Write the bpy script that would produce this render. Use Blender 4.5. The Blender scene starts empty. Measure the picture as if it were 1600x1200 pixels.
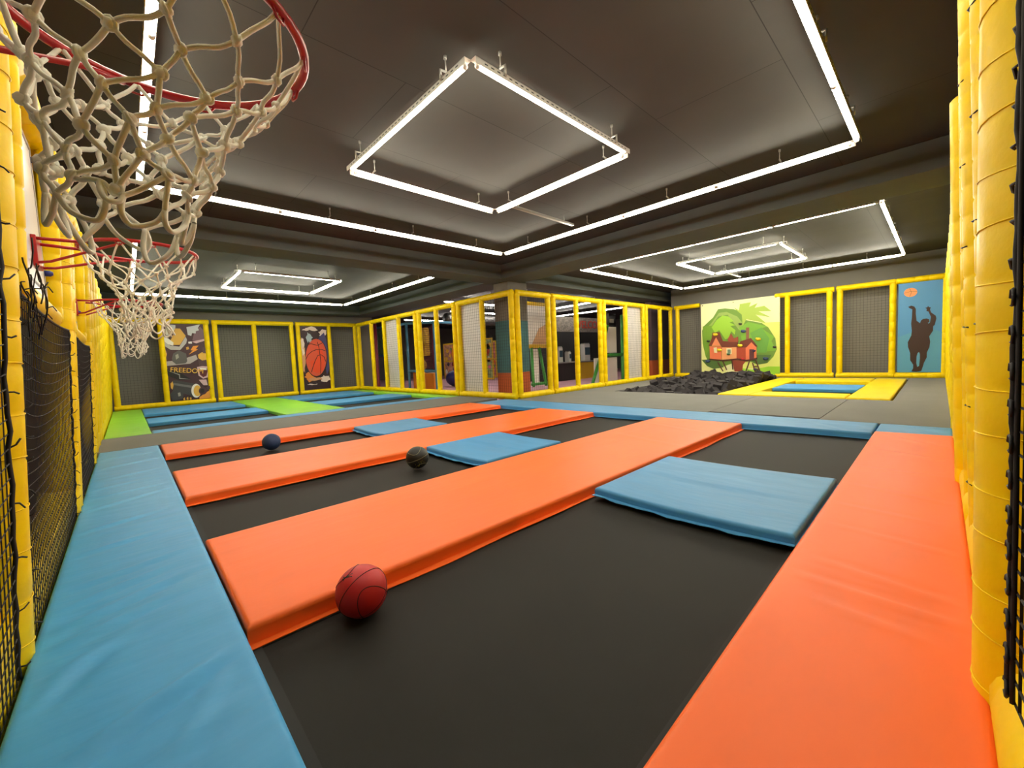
import bpy, math, random
from mathutils import Vector, Matrix
random.seed(7)
sc = bpy.context.scene
col = sc.collection

# ------------------------------------------------------------------ camera
YAW, PITCH, ROLL, EYE = 0.8122, 0.0667, -0.0451, 1.2
def _camera():
    f = Vector((math.cos(YAW)*math.cos(PITCH), math.sin(YAW)*math.cos(PITCH), -math.sin(PITCH)))
    r = Vector((math.sin(YAW), -math.cos(YAW), 0)); u = r.cross(f)
    c, s = math.cos(ROLL), math.sin(ROLL)
    R = c*r + s*u; U = -s*r + c*u
    cd = bpy.data.cameras.new('camera'); co = bpy.data.objects.new('camera', cd); col.objects.link(co)
    cd.sensor_width = 36.0; cd.lens = 634.22/1600*36.0; cd.clip_start = 0.02; cd.clip_end = 100
    co.matrix_world = Matrix(((R.x, U.x, -f.x, 0), (R.y, U.y, -f.y, 0), (R.z, U.z, -f.z, EYE), (0, 0, 0, 1)))
    sc.camera = co
_camera()
# ------------------------------------------------------------------ world, view
w = bpy.data.worlds.new('world'); sc.world = w; w.use_nodes = True
w.node_tree.nodes['Background'].inputs[0].default_value = (0.85, 0.92, 1.0, 1)
w.node_tree.nodes['Background'].inputs[1].default_value = 0.06
sc.view_settings.view_transform = 'Standard'; sc.view_settings.look = 'None'
sc.view_settings.gamma = 1.0; sc.view_settings.use_curve_mapping = False
sc.view_settings.exposure = 0.8
TUBE_POWER = 26.0

# ------------------------------------------------------------------ materials
def lin(c):
    o = []
    for v in c:
        v /= 255.0
        o.append(v/12.92 if v <= .04045 else ((v+.055)/1.055)**2.4)
    return (*o, 1.0)
MAT = {}
def mat(name, rgb, rough=.5, bump=0.0, scale=40.0, var=0.0, vscale=3.0, metal=0.0, emit=0.0, stretch=None, spec=.5, bdist=.01):
    if name in MAT: return MAT[name]
    m = bpy.data.materials.new(name); m.use_nodes = True; nt = m.node_tree; b = nt.nodes['Principled BSDF']
    b.inputs['Base Color'].default_value = lin(rgb); b.inputs['Roughness'].default_value = rough
    b.inputs['Metallic'].default_value = metal; b.inputs['Specular IOR Level'].default_value = spec
    tc = nt.nodes.new('ShaderNodeTexCoord')
    src = tc.outputs['Object']
    if stretch:
        mp = nt.nodes.new('ShaderNodeMapping'); mp.inputs['Scale'].default_value = stretch
        nt.links.new(src, mp.inputs['Vector']); src = mp.outputs['Vector']
    if var:
        n = nt.nodes.new('ShaderNodeTexNoise'); n.inputs['Scale'].default_value = vscale; n.inputs['Detail'].default_value = 5
        nt.links.new(src, n.inputs['Vector'])
        mr = nt.nodes.new('ShaderNodeMapRange'); mr.inputs[1].default_value = .3; mr.inputs[2].default_value = .7
        mr.inputs[3].default_value = 1-var; mr.inputs[4].default_value = 1+var
        nt.links.new(n.outputs['Fac'], mr.inputs[0])
        mx = nt.nodes.new('ShaderNodeVectorMath'); mx.operation = 'SCALE'
        mx.inputs[0].default_value = lin(rgb)[:3]; nt.links.new(mr.outputs[0], mx.inputs['Scale'])
        nt.links.new(mx.outputs[0], b.inputs['Base Color'])
    if bump:
        n2 = nt.nodes.new('ShaderNodeTexNoise'); n2.inputs['Scale'].default_value = scale; n2.inputs['Detail'].default_value = 4
        nt.links.new(src, n2.inputs['Vector'])
        bp = nt.nodes.new('ShaderNodeBump'); bp.inputs['Strength'].default_value = bump; bp.inputs['Distance'].default_value = bdist
        nt.links.new(n2.outputs['Fac'], bp.inputs['Height']); nt.links.new(bp.outputs[0], b.inputs['Normal'])
    if emit:
        b.inputs['Emission Color'].default_value = lin(rgb); b.inputs['Emission Strength'].default_value = emit
    MAT[name] = m
    return m
YEL = mat('yellow_vinyl', (242, 208, 0), .42, .25, 9, .05, 5, spec=.2, bdist=.02)
YELB = mat('yellow_mat_vinyl', (246, 216, 6), .42, .2, 6, .05, 3, spec=.3, bdist=.02)
ORG = mat('orange_vinyl', (255, 114, 44), .46, .22, 2.2, .04, 2, stretch=(1, 3, 1), spec=.35, bdist=.02)
BLU = mat('blue_vinyl', (74, 162, 222), .44, .35, 2.2, .05, 2, stretch=(1, 4, 1), spec=.3, bdist=.02)
BLUX = mat('blue_vinyl_strip', (74, 146, 200), .46, .35, 2.2, .05, 2, stretch=(3, 1, 1), spec=.25, bdist=.02)
GRN = mat('green_vinyl', (126, 196, 52), .42, .3, 3, .05, 2, bdist=.02)
BED = mat('black_trampoline_mesh', (32, 31, 28), .7, .5, 500, .12, 1.5, spec=.25, bdist=.002)
CARPET = mat('grey_carpet', (116, 116, 112), .9, .4, 300, .05, 1.5, bdist=.002)
SUB = mat('dark_subfloor', (30, 30, 30), .9)
WALLG = mat('grey_painted_wall', (122, 120, 114), .85, .1, 30, .04, 1)
WALLD = mat('dark_painted_wall', (44, 43, 43), .9, .1, 30, .05, 1)
BEAM = mat('charcoal_painted_beam', (92, 100, 100), .8, .25, 14, .06, 2)
NETB = mat('black_net_cord', (26, 22, 22), .7)
CORD = mat('white_net_cord', (244, 244, 232), .75, .4, 400, bdist=.001)
RED = mat('red_painted_steel', (176, 16, 26), .28, spec=.6)
STEEL = mat('galvanised_steel', (176, 174, 168), .4, metal=.6)
WHITEM = mat('white_enamel', (212, 210, 204), .45)
WHITEV = mat('white_vinyl_sheet', (226, 220, 220), .5, .2, 5)
FOAM = mat('charcoal_foam', (42, 38, 41), .95, .4, 200, .1, 4, bdist=.002)
BLK = mat('black_plastic', (22, 22, 22), .5)
TUBE = mat('lit_tube', (255, 247, 226), .4, emit=TUBE_POWER)
TUBE_R = mat('lit_tube_right_bay', (255, 247, 226), .4, emit=TUBE_POWER*1.9)
TUBE_L = mat('lit_tube_left_bay', (255, 247, 226), .4, emit=TUBE_POWER*1.5)
TUBE_P = mat('lit_tube_playground', (255, 248, 236), .4, emit=TUBE_POWER*1.7)

def ceiling_material():
    m = bpy.data.materials.new('painted_ceiling_boards'); m.use_nodes = True; nt = m.node_tree; b = nt.nodes['Principled BSDF']
    tc = nt.nodes.new('ShaderNodeTexCoord'); mp = nt.nodes.new('ShaderNodeMapping')
    mp.inputs['Location'].default_value = (.35, .2, 0)
    nt.links.new(tc.outputs['Object'], mp.inputs['Vector'])
    br = nt.nodes.new('ShaderNodeTexBrick'); br.offset = .37; br.squash = 1
    br.inputs['Scale'].default_value = 1; br.inputs['Brick Width'].default_value = 2.5; br.inputs['Row Height'].default_value = 1.25
    br.inputs['Mortar Size'].default_value = .004; br.inputs['Mortar Smooth'].default_value = .1
    a = lin((66, 66, 62)); c = lin((61, 61, 57)); d = lin((24, 24, 22))
    br.inputs['Color1'].default_value = a; br.inputs['Color2'].default_value = c; br.inputs['Mortar'].default_value = d
    nt.links.new(mp.outputs[0], br.inputs['Vector'])
    n = nt.nodes.new('ShaderNodeTexNoise'); n.inputs['Scale'].default_value = 1.1; n.inputs['Detail'].default_value = 6
    nt.links.new(tc.outputs['Object'], n.inputs['Vector'])
    mr = nt.nodes.new('ShaderNodeMapRange'); mr.inputs[1].default_value = .3; mr.inputs[2].default_value = .7; mr.inputs[3].default_value = .9; mr.inputs[4].default_value = 1.1
    nt.links.new(n.outputs['Fac'], mr.inputs[0])
    mx = nt.nodes.new('ShaderNodeVectorMath'); mx.operation = 'SCALE'
    nt.links.new(br.outputs['Color'], mx.inputs[0]); nt.links.new(mr.outputs[0], mx.inputs['Scale'])
    nt.links.new(mx.outputs[0], b.inputs['Base Color']); b.inputs['Roughness'].default_value = .8
    return m
CEIL = ceiling_material()

# ------------------------------------------------------------------ mesh helpers
class MB:
    def __init__(s): s.v = []; s.f = []; s.mi = []; s.sm = []
    def add(s, vs, fs, mi=0, smooth=False):
        o = len(s.v); s.v += [tuple(p) for p in vs]
        for f in fs: s.f.append([i+o for i in f]); s.mi.append(mi); s.sm.append(smooth)
        return s
    def box(s, a, b, mi=0):
        (x0, y0, z0), (x1, y1, z1) = a, b
        v = [(x0,y0,z0),(x1,y0,z0),(x1,y1,z0),(x0,y1,z0),(x0,y0,z1),(x1,y0,z1),(x1,y1,z1),(x0,y1,z1)]
        return s.add(v, [(0,3,2,1),(4,5,6,7),(0,1,5,4),(1,2,6,5),(2,3,7,6),(3,0,4,7)], mi)
    def tube(s, pts, r, n=6, mi=0, cap=True, closed=False, smooth=True):
        P = [Vector(p) for p in pts]; N = len(P)
        R = r if isinstance(r, (list, tuple)) else [r]*N
        vs = []; prev = None
        for i in range(N):
            if closed: t = P[(i+1) % N]-P[i-1]
            else: t = P[min(i+1, N-1)]-P[max(i-1, 0)]
            if t.length < 1e-9: t = Vector((0, 0, 1))
            t.normalize()
            if prev is None:
                a = Vector((0, 0, 1)) if abs(t.z) < .9 else Vector((1, 0, 0))
                nrm = (a-t*a.dot(t)).normalized()
            else:
                nrm = prev-t*prev.dot(t)
                nrm = nrm.normalized() if nrm.length > 1e-6 else t.orthogonal().normalized()
            prev = nrm; bi = t.cross(nrm)
            for k in range(n):
                a = 2*math.pi*k/n
                vs.append(P[i]+(nrm*math.cos(a)+bi*math.sin(a))*R[i])
        fs = []
        for i in range(N if closed else N-1):
            j = (i+1) % N
            for k in range(n):
                fs.append((i*n+k, i*n+(k+1) % n, j*n+(k+1) % n, j*n+k))
        if cap and not closed:
            fs.append(tuple(range(n))[::-1]); fs.append(tuple((N-1)*n+k for k in range(n)))
        return s.add(vs, fs, mi, smooth)
    def sphere(s, c, r, n=12, m=8, mi=0, sx=1, sy=1, sz=1):
        vs = [(c[0], c[1], c[2]+r*sz)]
        for i in range(1, m):
            for k in range(n):
                a = math.pi*i/m; b = 2*math.pi*k/n
                vs.append((c[0]+r*sx*math.sin(a)*math.cos(b), c[1]+r*sy*math.sin(a)*math.sin(b), c[2]+r*sz*math.cos(a)))
        vs.append((c[0], c[1], c[2]-r*sz)); L = len(vs)-1
        fs = [(0, 1+k, 1+(k+1) % n) for k in range(n)]
        for i in range(m-2):
            for k in range(n): fs.append((1+i*n+k, 1+(i+1)*n+k, 1+(i+1)*n+(k+1) % n, 1+i*n+(k+1) % n))
        fs += [(L, 1+(m-2)*n+(k+1) % n, 1+(m-2)*n+k) for k in range(n)]
        return s.add(vs, fs, mi, True)
    def prism(s, poly, fn, d0, d1, mi=0):          # poly in (u,v); fn(u,v,d)->xyz
        n = len(poly)
        vs = [fn(u, v, d0) for u, v in poly]+[fn(u, v, d1) for u, v in poly]
        fs = [tuple(range(n))[::-1], tuple(range(n, 2*n))]+[(i, (i+1) % n, n+(i+1) % n, n+i) for i in range(n)]
        return s.add(vs, fs, mi)
def build(mb, name, m, parent=None, bevel=0.0, loc=None):
    me = bpy.data.meshes.new(name); me.from_pydata(mb.v, [], mb.f)
    ms = m if isinstance(m, (list, tuple)) else [m]
    for x in ms: me.materials.append(x)
    me.polygons.foreach_set('material_index', mb.mi); me.polygons.foreach_set('use_smooth', mb.sm); me.update()
    o = bpy.data.objects.new(name, me); col.objects.link(o)
    if parent: o.parent = parent
    if loc: o.location = loc
    if bevel:
        b = o.modifiers.new('bevel', 'BEVEL'); b.width = bevel; b.segments = 2; b.limit_method = 'ANGLE'
    return o
def tag(o, label, cat, group=None, kind=None):
    o['label'] = label; o['category'] = cat
    if group: o['group'] = group
    if kind: o['kind'] = kind
    return o
def thing(name, label, cat, loc=(0, 0, 0), group=None, rot=None):
    o = bpy.data.objects.new(name, None); col.objects.link(o); o.location = loc; o.empty_display_size = .1
    if rot: o.rotation_euler = rot
    return tag(o, label, cat, group)
def struct(mb, name, m, bevel=0.0):
    o = build(mb, name, m, None, bevel); o['kind'] = 'structure'; return o
def B(a, b): return MB().box(a, b)

CZ = 3.85      # ceiling
# ------------------------------------------------------------------ setting
fl = MB()
G = .004
DT, DB = -.004, -.16
for (x0, y0, x1, y1) in [(-.9, 9.0, 2.89, 10.82), (2.89, 9.0, 7.9, 10.82),
                         (7.88, -.5, 10.93, 1.3), (8.0, 1.3, 10.93, 3.0), (7.9, 3.0, 10.93, 8.6),
                         (10.93, -.5, 17.9, .62), (16.85, .62, 17.9, 3.92), (10.93, 6.95, 17.9, 8.6), (16.95, 3.92, 17.9, 6.95)]:
    fl.box((x0+G, y0+G, DB), (x1-G, y1-G, DT))
struct(fl, 'floor', CARPET, .004)
struct(MB().box((-1.2, -1.4, -.62), (30, 30, -.6)), 'floor_lower', SUB)
struct(MB().box((7.95, 8.62, -.2), (29, 29, -.12)), 'floor_playground', mat('pink_play_mat', (200, 150, 165), .7, .1, 20, .1, 1))
struct(MB().box((-1.3, -1.5, CZ), (30, 30, CZ+.1)), 'ceiling', CEIL)
BZ = 3.45
struct(B((-1.2, 8.74, BZ), (29, 9.53, CZ)), 'trim_1', BEAM, .01)
struct(B((8.05, -1.4, BZ), (9.03, 8.74, CZ)), 'trim_2', BEAM, .01)
struct(B((8.05, 9.53, BZ), (9.03, 19.4, CZ)), 'trim_3', BEAM, .01)
struct(B((-1.2, 18.5, BZ), (8.05, 19.4, CZ)), 'trim_4', BEAM, .01)
struct(B((-1.3, -1.5, -.6), (-1.15, 19.5, CZ)), 'wall_left', WALLD)
struct(B((-1.15, 19.4, -.6), (29, 19.6, CZ)) if False else B((-1.15, 19.4, -.6), (9.03, 19.55, CZ)), 'wall_back', WALLG)
struct(B((18.0, -1.5, -.6), (18.15, 8.35, CZ)), 'wall_far_right', WALLG)
struct(B((-1.15, -1.5, -.6), (18, -1.35, CZ)), 'wall_right', WALLD)
struct(B((9.03, 28.9, -.6), (30, 29.1, CZ)), 'wall_playground_back', WALLG)
struct(B((29.0, 9.5, -.6), (29.2, 28.9, CZ)), 'wall_playground_side', WALLG)

# column with painted bands
def banded_column(name, a, b, label, top, mid, low, zl, zm):
    o = thing(name, label, 'column', ((a[0]+b[0])/2, (a[1]+b[1])/2, -.1))
    ox, oy, oz = o.location
    def P(z0, z1, nm, m):
        build(B((a[0]-ox, a[1]-oy, z0-oz), (b[0]-ox, b[1]-oy, z1-oz)), nm, m, o, .01)
    P(-.1, zl, 'lower_band', low); P(zl, zm, 'middle_band', mid); P(zm, 3.45, 'upper_shaft', top)
    return o
ORC = mat('orange_painted_concrete', (196, 96, 52), .8, .1, 20)
banded_column('column', (8.4, 8.86), (9.2, 9.5), 'square grey column with teal and orange painted bands behind the corner of the netted fence',
              mat('grey_concrete', (118, 112, 106), .85, .3, 25, .1, 3), mat('teal_painted_concrete', (70, 118, 126), .8, .1, 20, .15, 1.2), ORC, .72, 2.3)
banded_column('column', (17.75, 9.2), (20.3, 9.5), 'wide mauve-grey pier with orange base behind the far end of the fence',
              mat('mauve_paint', (96, 80, 88), .85), mat('mauve_paint_dark', (84, 70, 78), .85), ORC, .74, 1.6)

# ------------------------------------------------------------------ ceiling lights
def light_bar(p0, p1, out, label, group=None, n=1, pins=None, z=3.62, m=None):
    """p0,p1 (x,y); out = unit normal towards which the angle rail sits"""
    p0 = Vector((*p0, z)); p1 = Vector((*p1, z)); L = (p1-p0).length; d = (p1-p0)/L
    o = thing('tube_light', label, 'light fixture', p0, group)
    n_ = Vector((out[0], out[1], 0))
    for i in range(n):
        a = d*(L*i/n+.02); b = d*(L*(i+1)/n-.02)
        t = build(MB().tube([a, b], .022, 10), 'tube', m or (TUBE_P if p0.y > 9.5 and p0.x > 9 else TUBE_L if p0.y > 9.5 else TUBE_R if p0.x > 9 else TUBE), o)
        for q, s in ((a, 1), (b, -1)):
            build(MB().tube([q-d*.018*s, q+d*.006*s], .024, 8), 'end_cap', WHITEM, t)
    # slotted angle rail: horizontal web above the tube and a vertical lip on the outer side
    r = MB(); up = Vector((0, 0, 1))
    def slab(o0, o1, h0, h1, s0, s1):
        c = [d*s0+n_*o0+up*h0, d*s1+n_*o0+up*h0, d*s1+n_*o1+up*h0, d*s0+n_*o1+up*h0,
             d*s0+n_*o0+up*h1, d*s1+n_*o0+up*h1, d*s1+n_*o1+up*h1, d*s0+n_*o1+up*h1]
        r.add(c, [(0,3,2,1),(4,5,6,7),(0,1,5,4),(1,2,6,5),(2,3,7,6),(3,0,4,7)])
    slab(-.03, .045, .03, .034, -.04, L+.04)
    slab(.041, .045, -.02, .034, -.04, L+.04)
    s = r; k = 0.05
    while k < L-.06:
        c0 = d*k+n_*.0455+up*.004; c1 = d*(k+.035)+n_*.0455+up*.004
        s.add([c0, c1, c1+up*.01, c0+up*.01, c0+n_*.0006, c1+n_*.0006, c1+up*.01+n_*.0006, c0+up*.01+n_*.0006],
              [(0,1,2,3),(4,7,6,5),(0,4,5,1),(3,2,6,7),(0,3,7,4),(1,5,6,2)], 1)
        k += .07
    build(s, 'rail', [WHITEM, BLK], o)
    npin = pins or max(2, int(L/1.7)+1)
    for i in range(npin):
        q = d*(L*(.12+.76*i/max(1, npin-1)))
        h = MB()
        h.tube([q+up*.09, q+up*(CZ-z)], .006, 6); h.tube([q+up*(CZ-z-.03), q+up*(CZ-z)], .014, 8)
        c = q+n_*.03
        h.tube([c+up*.0+n_*.03, c+up*.09+n_*.03, q+up*.095-n_*.01], .011, 6)
        h.tube([q-n_*.02+up*.04, q+n_*.05+up*.04], .01, 6)
        build(h, 'hanger', STEEL, o)
    return o
def light_ring(x0, x1, y0, y1, names, gap=.06, n=(1, 1, 1, 1), skip=()):
    sides = {'left': ((x0, y0+gap), (x0, y1-gap), (-1, 0)), 'far': ((x0+gap, y1), (x1-gap, y1), (0, 1)),
             'right': ((x1, y1-gap), (x1, y0+gap), (1, 0)), 'near': ((x1-gap, y0), (x0+gap, y0), (0, -1))}
    for i, k in enumerate(('left', 'far', 'right', 'near')):
        if k in skip: continue
        light_bar(*sides[k], names[k], n=n[i])
light_ring(2.2375, 4.6677, 2.6817, 5.1489, dict(
    left='lit tube light on the left side of the small square hung over the orange mats',
    far='lit tube light on the far left side of the small square over the orange mats',
    right='lit tube light on the far right side of the small square over the orange mats',
    near='lit tube light on the near right side of the small square over the orange mats'))
light_ring(.3245, 6.6772, .7316, 7.1386, dict(
    left='long lit tube light running overhead behind the nearest basketball net',
    far='long lit tube light along the near face of the left ceiling beam',
    right='long lit tube light along the near face of the right ceiling beam',
    near='long lit tube light slanting down from the top edge at upper right'), n=(4, 4, 4, 4))
light_ring(2.26, 4.7085, 11.97, 14.62, dict(
    left='short lit tube on the left of the small square over the green and blue trampolines',
    far='lit tube on the far side of the small square over the green and blue trampolines',
    right='short lit tube on the right of the small square over the green and blue trampolines',
    near='lit tube on the near side of the small square over the green and blue trampolines'))
light_bar((.3245, 10.2), (.3245, 16.78), (-1, 0), 'lit tube light running away behind the second basketball net over the green mats', n=4)
light_bar((.38, 16.84), (6.62, 16.84), (0, 1), 'long lit tube light parallel to the far left netted fence with the graffiti poster', n=4)
light_bar((6.69, 16.78), (6.69, 10.2), (1, 0), 'long lit tube light near the fence corner, beyond the left ceiling beam', n=4)
light_ring(11.54, 14.2864, 2.67, 5.1585, dict(
    left='lit tube on the near side of the small square above the foam pit',
    far='short lit tube on the left of the small square above the foam pit',
    right='lit tube on the wall side of the small square above the foam pit',
    near='short lit tube on the right of the small square above the foam pit'))
light_bar((9.75, 7.15), (16.4, 7.15), (0, 1), 'long lit tube light above the right-hand stretch of fence with a white panel', n=4)
light_bar((16.46, 7.1), (16.46, .8), (1, 0), 'long lit tube light above the treehouse mural wall', n=4)
light_bar((16.4, .75), (9.85, .75), (0, -1), 'lit tube light at far right above the blue jumper mural', n=4)
light_bar((9.8, .8), (9.8, 7.1), (-1, 0), 'lit tube light mostly hidden behind the right ceiling beam', n=4)
def strut(a, b, label):
    a, b = Vector(a), Vector(b); m = MB()
    mid = (b-a); L = mid.length; d = mid/L; s = d.cross(Vector((0, 0, 1)))*.03
    o = thing('ceiling_channel', label, 'metal channel', a)
    v = [-s, s, d*L+s, d*L-s]; up = Vector((0, 0, .006))
    m.add(v+[q+up for q in v], [(0,3,2,1),(4,5,6,7),(0,1,5,4),(1,2,6,5),(2,3,7,6),(3,0,4,7)])
    for sg in (-1, 1):
        q = [s*sg*.85, s*sg, d*L+s*sg, d*L+s*sg*.85]; up2 = Vector((0, 0, .035))
        m.add(q+[x+up2 for x in q], [(0,3,2,1),(4,5,6,7),(0,1,5,4),(1,2,6,5),(2,3,7,6),(3,0,4,7)])
    build(m, 'channel', STEEL, o)
    k = MB()
    for f in (.15, .85): k.tube([d*L*f, d*L*f+Vector((0, 0, CZ-a.z))], .006, 6)
    build(k, 'hanger_rod', STEEL, o)
strut((4.8, 4.98, 3.7), (6.55, 4.98, 3.7), 'perforated metal channel between the small light square and the right-hand tube')
strut((14.4, 5.0, 3.7), (16.35, 5.0, 3.7), 'metal channel beside the light square over the foam pit')

# ------------------------------------------------------------------ pads
def pad(name, corners, top, thick, m, label, res=.12, folds=(), noise=.0, hem=(), group=None, rnd=.025, cat='crash mat', sag=None):
    """corners: quad (p00,p10,p11,p01); vinyl mat with rounded edges, folds and stitched hems"""
    A, Bq, Cq, D = [Vector((*c, 0)) for c in corners]
    ox = sum(c[0] for c in corners)/4; oy = sum(c[1] for c in corners)/4
    org = Vector((ox, oy, top-thick))
    lu = max((Bq-A).length, (Cq-D).length); lv = max((D-A).length, (Cq-Bq).length)
    def prof(L, n):
        t = [0, .006/L*.6, .012/L, .02/L, rnd*1.4/L]
        mid = [t[-1]+(1-2*t[-1])*i/n for i in range(1, n)]
        return t+mid+[1-x for x in reversed(t)]
    U = prof(lu, max(2, int(lu/res))); V = prof(lv, max(2, int(lv/res)))
    rr = random.Random(label); ph = [rr.uniform(0, 6.28) for _ in range(6)]
    mb = MB(); nu, nv = len(U), len(V); vs = []
    for v in V:
        for u in U:
            p = A*(1-u)*(1-v)+Bq*u*(1-v)+Cq*u*v+D*(1-u)*v
            e = min(u*lu, (1-u)*lu, v*lv, (1-v)*lv)
            z = thick
            if e < rnd: z -= rnd-math.sqrt(max(0, rnd*rnd-(rnd-e)**2))
            else:
                k = min(1, (e-rnd)/.08)
                z += noise*k*(math.sin(p.x*5.1+ph[0]+1.3*math.sin(p.y*3+ph[1]))+math.sin(p.y*6.3+ph[2]+math.sin(p.x*4+ph[3])))*.5
                for (a, b, amp, wd) in folds:
                    a2 = Vector((*a, 0)); b2 = Vector((*b, 0)); ab = b2-a2; t = (p-a2).dot(ab)/ab.length_squared
                    if -.1 < t < 1.1:
                        tt = min(1, max(0, t)); q = (p-(a2+ab*tt)).length
                        side = 1 if (p-a2).cross(ab).z > 0 else -1
                        ta = math.sin(math.pi*min(1, max(0, (t+.1)/1.2)))
                        z += amp*1.35*ta*k*(math.exp(-(q/wd)**2)-.7*math.exp(-((q-side*wd*1.6)/(wd*1.2))**2))
            if sag: z += sag(p.x, p.y)
            vs.append((p.x-org.x, p.y-org.y, z))
    fs = [(j*nu+i, j*nu+i+1, (j+1)*nu+i+1, (j+1)*nu+i) for j in range(nv-1) for i in range(nu-1)]
    mb.add(vs, fs, 0, True)
    ring = [i for i in range(nu)]+[j*nu+nu-1 for j in range(1, nv)]+[(nv-1)*nu+i for i in range(nu-2, -1, -1)]+[j*nu for j in range(nv-2, 0, -1)]
    n0 = len(mb.v)
    for i in ring:
        x, y, z = mb.v[i]; s = sag(x+org.x, y+org.y) if sag else 0
        mb.v.append((x, y, 0+s))
    R = len(ring)
    for k in range(R):
        mb.f.append([ring[k], n0+k, n0+(k+1) % R, ring[(k+1) % R]]); mb.mi.append(0); mb.sm.append(False)
    mb.f.append([n0+k for k in range(R)][::-1]); mb.mi.append(0); mb.sm.append(False)
    o = build(mb, name, m, None, 0, org); tag(o, label, cat, group)
    cs = [A, Bq, Cq, D]
    for h in hem:                      # flat stitched flap lying out from the foot of an edge
        a, b = cs[h], cs[(h+1) % 4]; d = (b-a).normalized(); nrm = Vector((d.y, -d.x, 0))
        hm = MB(); N = 24; pr = []
        for i in range(N+1):
            p = a.lerp(b, i/N); wv = .042+.008*math.sin(i*1.7+ph[4]); s = sag(p.x, p.y) if sag else 0
            z0 = .006+s; z1 = .002+.004*math.sin(i*.9+ph[5])+s
            pr.append([(p.x-org.x, p.y-org.y, z0), (p.x+nrm.x*wv-org.x, p.y+nrm.y*wv-org.y, z1+.004),
                       (p.x+nrm.x*wv-org.x, p.y+nrm.y*wv-org.y, z1), (p.x-org.x, p.y-org.y, z0-.006)])
        vv = [q for r_ in pr for q in r_]
        ff = [(i*4+k, i*4+(k+1) % 4, (i+1)*4+(k+1) % 4, (i+1)*4+k) for i in range(N) for k in range(4)]+[(0, 1, 2, 3), (N*4+3, N*4+2, N*4+1, N*4)]
        hm.add(vv, ff)
        build(hm, 'hem', m, o)
    return o
def rect(x0, x1, y0, y1): return [(x0, y0), (x1, y0), (x1, y1), (x0, y1)]
TH = .085
fo = [((-.38, 5.2), (.2, 5.5), .006, .03), ((-.38, 5.7), (.25, 5.8), .006, .03), ((-.38, 4.5), (.15, 4.7), .008, .03), ((-.3, 6.6), (.25, 6.8), .006, .03),
      ((-.38, 3.95), (.1, 4.1), .008, .03), ((-.36, 3.35), (.2, 3.5), .008, .025), ((-.36, 3.1), (.15, 3.3), .009, .025), ((-.35, 2.85), (.2, 3.1), .011, .03),
      ((-.36, 2.65), (.1, 2.85), .010, .03), ((-.4, 2.35), (-.05, 2.6), .008, .03), ((-.27, 1.82), (.24, 2.08), .02, .032), ((-.2, 1.55), (.2, 1.75), .009, .04),
      ((.0, 1.6), (.28, 2.1), .006, .03), ((-.39, 2.2), (-.2, 2.5), .009, .03), ((-.35, 7.4), (.25, 7.6), .007, .04), ((-.35, 8.2), (.2, 8.3), .007, .05),
      ((-.38, 6.1), (.0, 6.2), .006, .03), ((-.1, 1.1), (.2, 1.4), .008, .04)]
pad('crash_mat', rect(-.40, .305, -.1, 8.96), 0, TH, BLU, 'long creased blue mat beside the left yellow padded fence', .035, fo, .003)
fr = [((3.2, -.1), (3.3, .5), .006, .025), ((2.6, -.1), (2.7, .45), .009, .025), ((2.42, -.12), (2.45, .5), .01, .03), ((2.2, 0), (2.25, .4), .007, .03),
      ((4.2, -.1), (4.35, .5), .006, .03), ((5.0, -.1), (5.0, .5), .006, .03), ((6.3, -.1), (6.9, .5), .01, .04), ((5.7, -.1), (5.9, .5), .006, .04), ((3.7, 0), (3.75, .55), .005, .03)]
pad('crash_mat', [(.32, -.14), (7.2, -.14), (7.12, .575), (.32, .575)], .006, TH, ORG, 'wide orange mat along the right yellow padded fence', .04, fr, .003)
f1 = [((4.9, 2.2), (5.2, 3.3), .004, .05), ((5.9, 2.3), (6.3, 3.5), .004, .05), ((.5, 2.2), (.8, 3.4), .003, .05)]
pad('crash_mat', [(.315, 2.2), (6.94, 2.12), (6.90, 3.5), (.315, 3.59)], 0, TH+.012, ORG, 'nearest orange strip mat, with the red basketball resting against it', .05, f1, .003, hem=(0,))
pad('crash_mat', [(.315, 4.95), (6.87, 4.86), (6.83, 6.32), (.315, 6.40)], 0, TH, ORG, 'middle orange strip mat behind the black basketball', .08, (), .004, hem=(0,))
pad('crash_mat', [(.325, 7.8), (6.79, 7.62), (6.77, 8.85), (.325, 8.97)], 0, TH, ORG, 'farthest orange strip mat, beside the grey carpet and behind the blue ball', .1, (), .005, hem=(0,))
def sagf(x0, x1, y0, y1, d):
    def s(x, y):
        u = (x-x0)/(x1-x0); return -d*max(0, math.sin(math.pi*min(1, max(0, (y-y0)/(y1-y0)))))*(1 if u < .5 else .5)
    return s
CT = .006
pad('crash_mat', [(2.95, .60), (4.46, .60), (4.38, 2.10), (2.95, 2.10)], CT, TH-.02, BLUX, 'nearest blue square mat bridging two trampolines beside the right orange mat', .05, (), .003, hem=(3, 0), sag=sagf(2.95, 4.4, .6, 2.1, .02))
pad('crash_mat', [(2.96, 3.61), (4.30, 3.60), (4.30, 4.90), (2.96, 4.93)], CT, TH-.02, BLUX, 'middle blue square mat beside the black basketball', .06, (), .004, hem=(3,), sag=sagf(2.96, 4.3, 3.6, 4.9, .02))
pad('crash_mat', [(3.06, 6.41), (4.34, 6.40), (4.40, 7.66), (3.08, 7.70)], CT, TH-.02, BLUX, 'farthest blue square mat, between the middle and farthest orange strips', .07, (), .004, hem=(3,), sag=sagf(3.06, 4.3, 6.4, 7.7, .02))
fb = [((6.9, .8), (7.5, 1.3), .012, .04), ((7.0, .6), (7.6, .8), .012, .04), ((6.9, 2.0), (7.2, 2.6), .008, .04)]
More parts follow.
